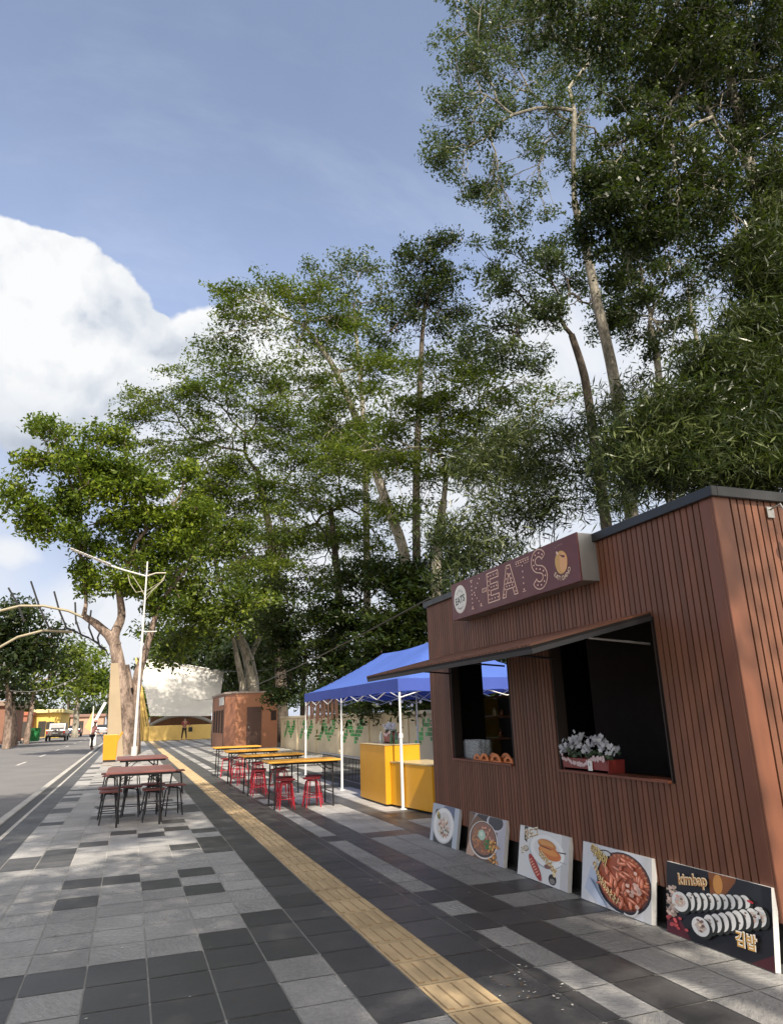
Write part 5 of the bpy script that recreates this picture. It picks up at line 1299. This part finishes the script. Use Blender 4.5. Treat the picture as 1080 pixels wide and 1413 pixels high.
# tall pale barked tree behind the kiosk
tree('tall_tree', 'tall pale barked tree rising behind the kiosk sign into the open sky', 'tree', [gp(872, 720, 15), W(864, 660, 15), W(848, 530, 15), W(824, 420, 15), W(806, 335, 15), W(792, 278, 15)], [.20, .19, .165, .145, .125, .11],
     [(625, 100, 15, 34, 40, .9), (615, 160, 15, 28, 30), (618, 225, 15, 30, 30), (650, 30, 15, 44, 40), (700, 50, 15.5, 50, 44), (680, 130, 15.5, 50, 40, .8), (660, 190, 15, 40, 30), (700, 235, 15.3, 46, 30, .8), (650, 262, 15, 30, 20), (740, 180, 16, 46, 40, .7), (760, 60, 16, 60, 50), (820, 90, 16, 60, 50),
      (830, 190, 16, 50, 46, .8), (780, 130, 14.5, 40, 40, .5), (720, -40, 15, 90, 50), (840, -30, 16, 90, 60), (700, 305, 15.5, 36, 20, .8), (740, 280, 15.5, 30, 20, .7), (860, 250, 16, 50, 30)],
     LF_grey, BK_pale, 'broad', 38, .11, .22, 1.4, 1, .009)
tree('forest_tree', 'dark slender tree left of the tall pale trunk', 'tree', [gp(838, 720, 18), W(830, 680, 18), W(818, 600, 18), W(806, 520, 18), W(788, 462, 18)], [.20, .18, .16, .14, .11],
     [(690, 355, 18, 40, 20), (730, 375, 18, 44, 20), (680, 400, 18, 40, 18), (770, 345, 18, 40, 22), (740, 420, 18, 46, 20), (800, 395, 18.5, 40, 24), (690, 450, 18, 44, 20), (760, 455, 18, 40, 18), (720, 500, 18, 50, 22), (660, 480, 18, 36, 18), (830, 440, 18, 34, 24)],
     LF_grey, BK_dark, 'broad', 34, .13, .25, 1.7, 2, .009)
tree('forest_tree', 'dark crowned tree just right of the tall pale trunk', 'tree', [gp(925, 720, 17), W(920, 640, 17), W(912, 560, 17), W(905, 490, 17), W(896, 450, 17)], [.18, .16, .13, .11, .1],
     [(880, 400, 17, 44, 30, 1.3), (920, 440, 17, 40, 24, 1.2), (860, 440, 17, 34, 24, 1.2), (905, 360, 17, 44, 26, 1.2), (950, 400, 17.5, 34, 24), (870, 350, 17, 34, 24), (890, 480, 17, 50, 20), (945, 330, 17, 40, 24)],
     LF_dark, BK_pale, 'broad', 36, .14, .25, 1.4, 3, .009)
tree('forest_tree', 'thin pale tree with airy crown near the right edge', 'tree', [gp(992, 720, 22), W(982, 600, 22), W(970, 520, 22), W(955, 440, 22), W(948, 400, 22)], [.16, .14, .11, .09, .08],
     [(960, 380, 22, 44, 24, .8), (990, 350, 22, 40, 22, .8), (930, 345, 22, 36, 20, .7), (1000, 410, 22, 36, 20, .6), (955, 430, 22, 40, 18, .6), (1010, 460, 22, 30, 18, .6)],
     LF_grey, BK_pale, 'broad', 26, .14, .28, 1.1, 4, .009)
tree('overhanging_tree', 'big dark leaved tree overhanging the kiosk at the upper right edge', 'tree', [gp(1120, 640, 9.5), W(1095, 520, 9.5), W(1062, 350, 9.5), W(1030, 210, 9.5), W(1002, 90, 9.5)], [.22, .2, .15, .12, .10],
     [(760, 15, 9, 60, 26), (840, 30, 9, 60, 34, .8), (915, 40, 9, 60, 40, 1.1), (990, 40, 9, 60, 44, 1.2), (1055, 30, 9, 50, 50, 1.3), (930, 120, 9.3, 60, 40, 1.1), (1000, 140, 9.3, 60, 46, .9), (1060, 150, 9.3, 40, 50), (860, 120, 9.3, 40, 30, .7), (820, 270, 9.3, 40, 34, 1.2), (870, 290, 9.3, 50, 36, 1.3), (920, 250, 9.2, 50, 36, 1.3), (860, 210, 9.2, 40, 30, .9),
      (960, 290, 9.3, 50, 36, 1.2), (900, 200, 9.2, 50, 34, 1.0), (830, 330, 9.5, 36, 26, 1.1), (980, 220, 9.5, 50, 36), (1020, 270, 9.5, 44, 36, 1.1), (1000, 350, 9.5, 50, 24, .7), (1060, 240, 9.5, 40, 44), (850, 400, 10, 30, 24), (900, 330, 9.6, 44, 26), (1050, 330, 9.4, 40, 40), (1040, 100, 9.3, 50, 50), (970, 90, 9.2, 50, 40), (880, 80, 9.4, 50, 30), (900, -60, 9, 160, 60), (1060, -60, 9, 120, 80), (1180, 100, 9, 90, 120), (1180, 300, 9.5, 90, 80)],
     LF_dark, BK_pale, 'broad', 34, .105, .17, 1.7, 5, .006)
tree('forest_tree', 'broad spreading tree above the shop sign with pale forked branches', 'tree', [gp(600, 860, 23), W(602, 790, 23), W(606, 730, 23), W(612, 690, 23)], [.24, .20, .17, .14],
     [(560, 560, 23, 50, 22), (620, 535, 23, 50, 22), (665, 575, 23, 50, 24), (520, 600, 23, 46, 22), (600, 600, 23, 56, 22), (690, 630, 23, 46, 24), (545, 650, 23, 50, 20), (640, 660, 23, 56, 20), (700, 545, 23, 50, 24, .9), (490, 640, 23, 36, 20), (600, 500, 23, 50, 20, .9), (660, 510, 23, 44, 20, .9), (730, 600, 23, 46, 26, .9), (760, 540, 24, 40, 24, .8), (650, 610, 23, 36, 20, 1.1), (740, 660, 24, 50, 24), (560, 700, 23, 46, 18)],
     LF_green, BK_pale, 'spray', 44, .17, .42, 1.7, 6, .012)
tree('forest_tree', 'narrow dark crowned tree topping the middle of the grove', 'tree', [gp(572, 860, 28), W(574, 700, 28), W(578, 560, 28), W(582, 470, 28), W(586, 420, 28)], [.22, .18, .14, .11, .09],
     [(578, 345, 28, 24, 14, 1.4), (603, 340, 28, 24, 16, 1.3), (560, 372, 28, 26, 18, 1.2), (592, 372, 28, 34, 22, 1.4), (620, 385, 28, 28, 20, 1.2), (575, 405, 28, 32, 20, 1.2), (610, 418, 28, 36, 20, 1.1), (640, 430, 28, 26, 18), (550, 430, 28, 26, 18, .8), (580, 445, 28, 34, 20, .9), (620, 465, 28, 36, 18, .8), (640, 495, 28, 34, 16, .8), (545, 475, 28, 30, 18, .8)],
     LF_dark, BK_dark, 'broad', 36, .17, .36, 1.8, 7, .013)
tree('forest_tree', 'airy grey green tree behind the leaning one in the grove centre', 'tree', [gp(505, 860, 33), W(505, 700, 33), W(500, 560, 33), W(492, 470, 33), W(488, 420, 33)], [.22, .17, .13, .10, .08],
     [(485, 352, 33, 22, 12, .7), (450, 375, 33, 34, 13, .6), (500, 370, 33, 36, 16, .7), (530, 385, 33, 28, 16, .7), (460, 400, 33, 36, 16, .6), (510, 410, 33, 40, 18, .7), (535, 430, 33, 30, 18, .6), (480, 440, 33, 40, 16, .6), (520, 470, 33, 34, 18, .6)],
     LF_grey, BK_pale, 'broad', 34, .20, .42, 2.0, 8, .013)
tree('leaning_tree', 'wide leaning tree whose pale limb slants up to the left', 'tree', [gp(575, 880, 27), W(562, 790, 27), W(535, 700, 27), W(500, 600, 27), W(462, 510, 27), W(430, 462, 27)], [.26, .24, .21, .17, .13, .10],
     [(328, 400, 27, 28, 13), (365, 395, 27, 36, 15), (345, 430, 27, 36, 15, .9), (400, 400, 27, 36, 15), (310, 440, 27, 26, 13, .8), (440, 415, 27, 44, 17, 1.3), (485, 432, 27, 34, 15, 1.3), (385, 440, 27, 40, 15, .8), (420, 460, 27, 40, 14, .7), (335, 470, 27, 36, 12, .7), (290, 470, 27, 26, 12, .8), (470, 480, 27, 44, 18, .8), (440, 510, 27, 40, 16, .8), (510, 520, 27, 44, 18), (480, 550, 27, 50, 18), (440, 570, 27, 46, 18), (540, 500, 27, 36, 18), (400, 500, 27, 36, 14, .7), (500, 590, 27, 44, 18), (460, 620, 27, 46, 18), (520, 640, 27, 46, 18)],
     LF_green, BK_pale, 'spray', 44, .18, .44, 1.9, 9, .012, forks=[W(430, 462, 27), W(500, 600, 27), W(462, 510, 27)])
tree('rain_tree', 'wide umbrella crowned tree behind the street tree', 'tree', [gp(392, 940, 46), W(384, 860, 46), W(376, 760, 46), W(366, 700, 46), W(360, 670, 46)], [.42, .34, .27, .22, .18],
     [(300, 505, 46, 40, 13), (345, 515, 46, 46, 14, 1.2), (390, 530, 46, 44, 15, 1.1), (260, 530, 46, 36, 12), (215, 548, 46, 36, 12, 1.1), (175, 565, 46, 28, 10, .9), (300, 545, 46, 46, 15, 1.1), (250, 565, 46, 40, 13, .9), (205, 580, 46, 36, 12, .8), (350, 565, 46, 46, 16, 1.2), (410, 580, 46, 40, 18), (300, 590, 46, 44, 14, .7), (255, 600, 46, 34, 12, .6), (350, 610, 46, 40, 16, .7), (400, 630, 46, 44, 18), (310, 630, 46, 36, 12, .6), (370, 660, 46, 40, 18, .9), (420, 690, 46, 44, 18, 1.2), (440, 640, 46, 34, 16), (320, 670, 46, 44, 18, .8), (390, 740, 46, 50, 20, 1.1), (450, 740, 46, 44, 20, 1.3), (330, 720, 46, 44, 20, 1), (440, 545, 46, 30, 14), (250, 640, 46, 40, 16, .9), (290, 655, 46, 40, 16, .9), (215, 625, 46, 34, 13, .9), (330, 640, 46, 44, 16), (270, 620, 46, 44, 14), (380, 610, 46, 40, 14), (420, 600, 46, 40, 14), (360, 690, 46, 44, 18), (285, 690, 46, 40, 16)],
     LF_green, BK_dark, 'spray', 46, .26, .64, 2.3, 10, .016)
tree('forest_tree', 'green layered tree between the umbrella crown and the shop sign', 'tree', [gp(470, 900, 31), W(468, 840, 31), W(462, 760, 31), W(456, 700, 31)], [.22, .19, .15, .12],
     [(440, 600, 31, 44, 14), (480, 640, 31, 44, 14, 1.2), (420, 660, 31, 40, 14), (460, 690, 31, 46, 15, 1.2), (510, 690, 31, 40, 14), (410, 710, 31, 40, 14), (440, 740, 31, 50, 16, 1.2), (500, 740, 31, 44, 16), (540, 720, 31, 36, 14), (400, 770, 31, 40, 16), (450, 785, 31, 46, 16), (530, 770, 31, 40, 16, 1.1), (370, 730, 31, 34, 14), (350, 780, 31, 34, 16)],
     LF_green, BK_dark, 'spray', 42, .19, .46, 1.7, 15, .013)
# street tree at the kerb
tb = Vector((-.15, 37, 0))
ST = tree('street_tree', 'leaning street tree with forked bare trunk beside the white lamp post', 'tree', [tb, W(178, 1000, 37), W(170, 950, 37), W(162, 905, 37), W(158, 878, 37), W(168, 850, 37), W(164, 815, 37)], [.50, .38, .34, .30, .25, .20, .15],
     [(72, 600, 36, 24, 16, 1.2), (48, 648, 36, 24, 15, 1.2), (16, 672, 36, 18, 13, 1.2), (38, 700, 36, 28, 14, 1.2), (105, 625, 36, 34, 20, 1.3), (150, 600, 36.5, 28, 16, 1.3), (165, 640, 36, 34, 22, 1.3), (112, 665, 36, 36, 22, 1.2), (66, 722, 36, 28, 12, 1.3), (88, 738, 36, 26, 12, 1.2), (140, 700, 36.5, 38, 26, .9), (190, 668, 36, 32, 22, 1.2),
      (195, 715, 37, 36, 26, 1.2), (240, 665, 37, 26, 20, 1.1), (245, 705, 37, 32, 24, 1.1), (185, 760, 37.5, 36, 22, 1.2), (128, 752, 37, 22, 14, 1.1), (130, 790, 37, 26, 14, 1.2), (165, 800, 37, 28, 14, 1.3), (200, 800, 37.5, 30, 22, 1.2), (235, 760, 37.5, 30, 26, 1.1), (118, 812, 37, 14, 8, 1.2), (225, 835, 38, 24, 20, 1.1), (268, 740, 38, 28, 26, 1.1), (205, 870, 38, 14, 10, .9), (90, 690, 36, 26, 16, 1)],
     LF_bright, BK_mid, 'broad', 36, .25, .48, 2.3, 11, .022, forks=[W(164, 815, 37), W(215, 850, 37.6), W(118, 812, 37)])
b = MB(); b.tube([W(161, 892, 37), W(150, 876, 37), W(132, 860, 37), W(116, 850, 37)], [.28, .23, .19, .14], 10); b.tube([W(116, 850, 37), W(119, 834, 37), W(118, 812, 37)], [.12, .09, .06], 8)
b.tube([Vector((.35, 37.6, 0)), W(186, 960, 37.6), W(192, 925, 37.6), W(203, 892, 37.6), W(215, 850, 37.6)], [.30, .26, .22, .17, .14], 10); b.tube([W(178, 950, 37.2), W(173, 918, 37.2)], [.24, .20], 10)
b.build('side_stem', BK_mid, ST, smooth=True)
# mid green tree over the booth
MT = tree('shade_tree', 'bushy bright green tree with twin trunks above the brown booth roof', 'tree', [gp(346, 1000, 47), W(347, 945, 47), W(341, 905, 47), W(330, 878, 47)], [.50, .40, .33, .26],
     [(300, 690, 47, 34, 26, 1), (262, 720, 46, 34, 26, 1.1), (310, 745, 46, 38, 26, 1.1), (350, 780, 46, 34, 24), (275, 775, 45, 34, 24, 1.1), (240, 800, 45, 26, 22), (320, 810, 45, 38, 22, 1.2), (280, 830, 45, 36, 20, 1.2), (350, 840, 45, 40, 18, 1.2), (245, 850, 45, 26, 20, 1.1), (310, 855, 45, 36, 16, 1.2), (265, 880, 46, 30, 16), (380, 820, 46, 26, 22), (345, 860, 44, 30, 12, 1.1), (240, 900, 47, 26, 16)],
     LF_green, BK_pale, 'broad', 40, .30, .72, 1.8, 12, .026)
b = MB(); b.tube([gp(352, 1000, 47.3), W(352, 940, 47.3), W(346, 905, 47.3), W(362, 872, 47.3)], [.30, .26, .2, .15], 8); b.tube([gp(336, 1000, 46.6), W(335, 945, 46.6), W(328, 912, 46.6), W(322, 880, 46.6)], [.26, .22, .18, .12], 8); b.build('side_stem', BK_pale, MT, smooth=True)
# dark understorey behind wall and tent
U = [('dark bushy tree behind the blue canopy', 575, 24, [(560, 790, 24, 50, 26), (600, 820, 24, 44, 34), (550, 850, 24, 50, 34), (590, 890, 24, 44, 36), (530, 905, 24, 44, 34), (575, 940, 24, 50, 24), (610, 770, 24, 30, 20)]),
     ('dark layered bush left of the blue canopy peak', 490, 27, [(500, 800, 27, 46, 24), (460, 840, 27, 46, 28), (510, 860, 27, 46, 28), (470, 900, 27, 50, 30), (520, 920, 27, 44, 28), (460, 945, 27, 44, 22), (500, 960, 27, 50, 16)]),
     ('dark drooping bush beside the brown booth', 418, 36, [(420, 800, 35, 40, 20), (400, 850, 35, 40, 28), (440, 880, 35, 40, 26), (405, 910, 35, 36, 26), (430, 950, 35, 40, 20), (395, 960, 35, 26, 22), (380, 880, 35, 26, 26)]),
     ('low dark hedge bush showing under the blue canopy edge', 600, 19, [(520, 965, 21, 40, 16), (560, 960, 20, 40, 20), (600, 955, 19, 40, 24), (640, 950, 18, 40, 26), (680, 940, 17, 40, 30), (480, 970, 23, 36, 14), (640, 915, 18, 40, 20)])]
for k, (lab, px, Y, bl_) in enumerate(U):
    tree('understorey_tree', lab, 'tree', [gp(px, 1000, Y+.5), W(px, 960, Y+.5), W(px+4, 900, Y+.5)], [.16, .13, .10], bl_, LF_dark, BK_dark, 'spray', 44, .22, .42, 2.1, 20+k, .012, group='dark undergrowth trees behind the wall')
# bamboo
def bamboo(label, bases, blobs, seed, dens=1.3, size=.23, per=26, spread=.22):
    rg = np.random.default_rng(seed); T = thing('bamboo_clump', label, 'bamboo', (0, 0, 0), 0, 'bamboo clumps behind the kiosk'); tips = []
    for (px, py, Y, rx, ry) in blobs:
        c = np.array(atY(px, py, Y)); k = np.linalg.norm(c-np.array(CAM))/FPX; n = int(dens*2.6*rx*ry/70); q = norm(rg.normal(size=(n, 3)))*(rg.random((n, 1))**.4); tips.append(c+q*np.array([rx*k, rx*k, ry*k]))
    b = MB()
    for i, (bp, top) in enumerate(bases):
        a = np.array(bp)+np.array([.6, 1.6, 0]); c = np.array(top)+np.array([.1, .5, 0]); h = np.array([a[0], a[1], c[2]*1.02]); pts = [Vector((1-t)**2*a+2*t*(1-t)*h+t*t*c) for t in np.linspace(0, 1, 12)]; b.tube(pts, [.020*(1-.8*t) for t in np.linspace(0, 1, 12)], 7)
    b.build('culms', mat('bamboo_culm', (.035, .050, .018), .6, .2, 2), T, smooth=True)
    tp = np.concatenate(tips); ends = np.array([np.array(t_) for _, t_ in bases]); segs = []
    own = np.argmin(np.linalg.norm(tp[:, None]-ends[None], axis=2), 1)
    for i in range(len(ends)):
        tt = tp[own == i]
        if len(tt): grow(ends[i], tt, .004, rg, segs, r_exp=.25)
    quads_mesh('twigs', seg_quads(segs), MATS['bamboo_culm'], T); NL[0] += len(tp)*per; quads_mesh('crown', leaves(tp, per, 'bamboo', size, rg, spread), LF_bam, T)
bamboo('leafy bamboo clump rising over the right end of the kiosk roof', [((8.0, 8.6, 0), W(960, 590, 9.4)), ((8.4, 8.2, 0), W(1030, 520, 9)), ((8.7, 7.9, 0), W(1065, 430, 9)), ((7.9, 8.0, 0), W(1000, 640, 9)), ((8.6, 8.6, 0), W(1070, 320, 9.2)), ((7.9, 9.2, 0), W(900, 630, 10)), ((8.8, 7.6, 0), W(1075, 620, 8.8))],
       [(960, 560, 9.4, 50, 30), (1010, 520, 9.2, 46, 34), (1060, 480, 9, 40, 44), (900, 590, 10, 44, 30), (950, 620, 9.4, 56, 30), (1020, 590, 9, 56, 36), (1070, 580, 8.8, 40, 44), (1065, 400, 9, 36, 40), (1068, 320, 9.2, 30, 40), (1000, 655, 9, 70, 24), (1065, 655, 8.8, 50, 26), (900, 645, 9.8, 50, 26), (1030, 450, 9.2, 36, 24), (1070, 250, 9.2, 24, 30), (1150, 500, 9, 60, 120), (860, 620, 10.5, 36, 26), (980, 500, 9.4, 40, 30), (1040, 540, 9, 50, 40), (1050, 360, 9, 40, 40), (940, 590, 9.6, 50, 34), (1010, 620, 9, 60, 30)], 31, 2.2, per=30)
bamboo('leafy bamboo clump hanging behind the shop sign', [((8.6, 13.6, 0), W(700, 640, 14)), ((8.8, 13.2, 0), W(760, 620, 14)), ((8.4, 14.4, 0), W(650, 690, 15)), ((8.9, 13.0, 0), W(820, 600, 13.5)), ((8.5, 13.9, 0), W(700, 740, 14)), ((8.8, 13.0, 0), W(790, 690, 13.5))],
       [(700, 610, 14, 44, 26), (660, 650, 14.5, 44, 26), (740, 650, 14, 44, 24), (780, 610, 13.5, 40, 24), (700, 700, 14, 50, 28), (650, 740, 14.5, 44, 24), (760, 700, 13.5, 40, 24), (820, 650, 13.5, 40, 30), (830, 590, 13.5, 36, 26), (850, 690, 13, 36, 24), (690, 760, 14, 44, 20), (640, 790, 14.5, 40, 24), (610, 740, 15, 30, 26), (870, 545, 13, 34, 24)], 32, 1.25, .24, 28, .28)
# far trees
def ftree(label, px, Y, base_r, blobs, leaf, seed, bk=BK_dark, size=.4, lean=0, per=40, spread=1.0, dens=1.8, grp='trees lining the far side of the road', nm='street_tree'):
    top = min(blobs, key=lambda q: abs(q[0]-px)+abs(q[1]-930)); return tree(nm, label, 'tree', [gp(px, 1010, Y, -.1), W(px+lean*.4, 990, Y), W(px+lean, 955, Y)], [base_r, base_r*.8, base_r*.6], [(a, b_, Y, c, d, *r_) for (a, b_, c, d, *r_) in blobs], leaf, bk, 'broad', per, size, spread, dens, seed, .035, group=grp)
ftree('dark crowned street tree at the left edge of the frame', 12, 60, .30, [(0, 860, 26, 18), (30, 850, 26, 16), (45, 880, 24, 18), (10, 890, 26, 18), (40, 910, 26, 16), (60, 890, 16, 18), (-20, 880, 26, 24), (15, 925, 30, 14), (65, 870, 10, 12)], LF_dark, 41, BK_mid, .42)
ftree('broad leaved street tree just left of the parked pickup', 38, 74, .28, [(80, 905, 22, 14), (95, 925, 22, 14), (65, 925, 22, 14), (50, 950, 24, 12), (80, 950, 22, 12), (100, 895, 14, 10)], LF_green, 42, BK_mid, .45, 10)
ftree('bright green street tree beyond the pickup', 104, 100, .45, [(125, 905, 20, 10), (110, 925, 22, 12), (135, 930, 20, 14), (120, 950, 24, 12), (140, 955, 16, 14), (100, 950, 18, 12), (145, 915, 10, 10)], LF_bright, 43, BK_pale, .55, 4, spread=1.3)
ftree('slim tree between the two left trunks', 22, 66, .28, [(10, 945, 20, 10), (30, 950, 18, 10), (-10, 950, 20, 14)], LF_dark, 44, BK_mid, .42, -6)
for k, (px, Y, bl_) in enumerate([(150, 150, [(150, 975, 18, 12), (135, 980, 16, 12), (125, 985, 14, 10), (165, 980, 12, 12)]), (95, 160, [(95, 985, 18, 10), (75, 990, 16, 8), (110, 975, 14, 10)]), (215, 110, [(214, 950, 14, 14), (205, 965, 12, 12), (222, 970, 14, 14), (212, 985, 14, 8)]), (40, 140, [(40, 975, 24, 8), (20, 975, 22, 10), (60, 980, 16, 8)])]):
    ftree(['dark tree closing the far end of the road', 'low dark tree behind the far parked car', 'pale green tree seen beside the lamp post', 'dark tree behind the yellow building'][k], px, Y, .4, bl_, [LF_dark, LF_dark, LF_bright, LF_dark][k], 50+k, BK_dark, .7, 0, 40, 1.6, 2.4, 'trees at the end of the road')
for k, (px, Y, bl_) in enumerate([(260, 82, [(250, 880, 36, 20), (290, 890, 34, 20), (320, 900, 34, 18), (270, 905, 40, 16), (240, 910, 30, 20)]), (370, 66, [(360, 880, 34, 26), (390, 900, 30, 26), (340, 910, 34, 20), (380, 930, 34, 22), (350, 940, 36, 18)]), (310, 92, [(310, 930, 40, 18), (340, 945, 34, 18), (280, 930, 30, 16)])]):
    ftree(['deep green tree behind the white shell stage', 'deep green tree behind the brown booth', 'dark low tree between shell stage and booth'][k], px, Y, .5, bl_, LF_dark, 60+k, BK_dark, .5, 0, 44, 1.1, 2.6, 'deep green trees behind the stage')
# trees behind the camera that throw the dappled shade over the foreground
def shade_tree(base, crown, label, seed, n=150, leaf=LF_green, per=60, size=.17):
    rg = np.random.default_rng(seed); T = thing('plaza_tree', label, 'tree', (0, 0, 0)); c = np.array(crown[:3]); q = norm(rg.normal(size=(n, 3)))*(rg.random((n, 1))**.45); tips = c+q*np.array(crown[3:6])
    f = np.array([base[0]*.6+c[0]*.4, base[1]*.6+c[1]*.4, c[2]-crown[5]*1.1]); b = MB(); b.tube([Vector(base), Vector((np.array(base)+f)/2+np.array([.1, .1, 0])), Vector(f)], [.26, .2, .15], 10); b.build('trunk', BK_mid, T, smooth=True)
    segs = []; grow(f, tips, .012, rg, segs); quads_mesh('limbs', seg_quads(segs), BK_mid, T); quads_mesh('crown', leaves(tips, per, 'broad', size, rg, .36), leaf, T)
shade_tree((-3.0, -6.5, -.1), (-1.0, -4.0, 9.6, 3.8, 3.8, 1.8), 'plaza tree behind the photographer at the kerb', 71, 460)
shade_tree((3.0, -7.0, 0), (1.5, -2.1, 10.6, 2.0, 3.2, 1.6), 'plaza tree behind the photographer near the kiosk', 72, 330)
shade_tree((-3.4, -1.2, -.1), (-2.4, 1.2, 14.4, 4.9, 5.0, 2.0), 'tall roadside tree above the photographer', 73, 760)
print('LEAVES', NL)
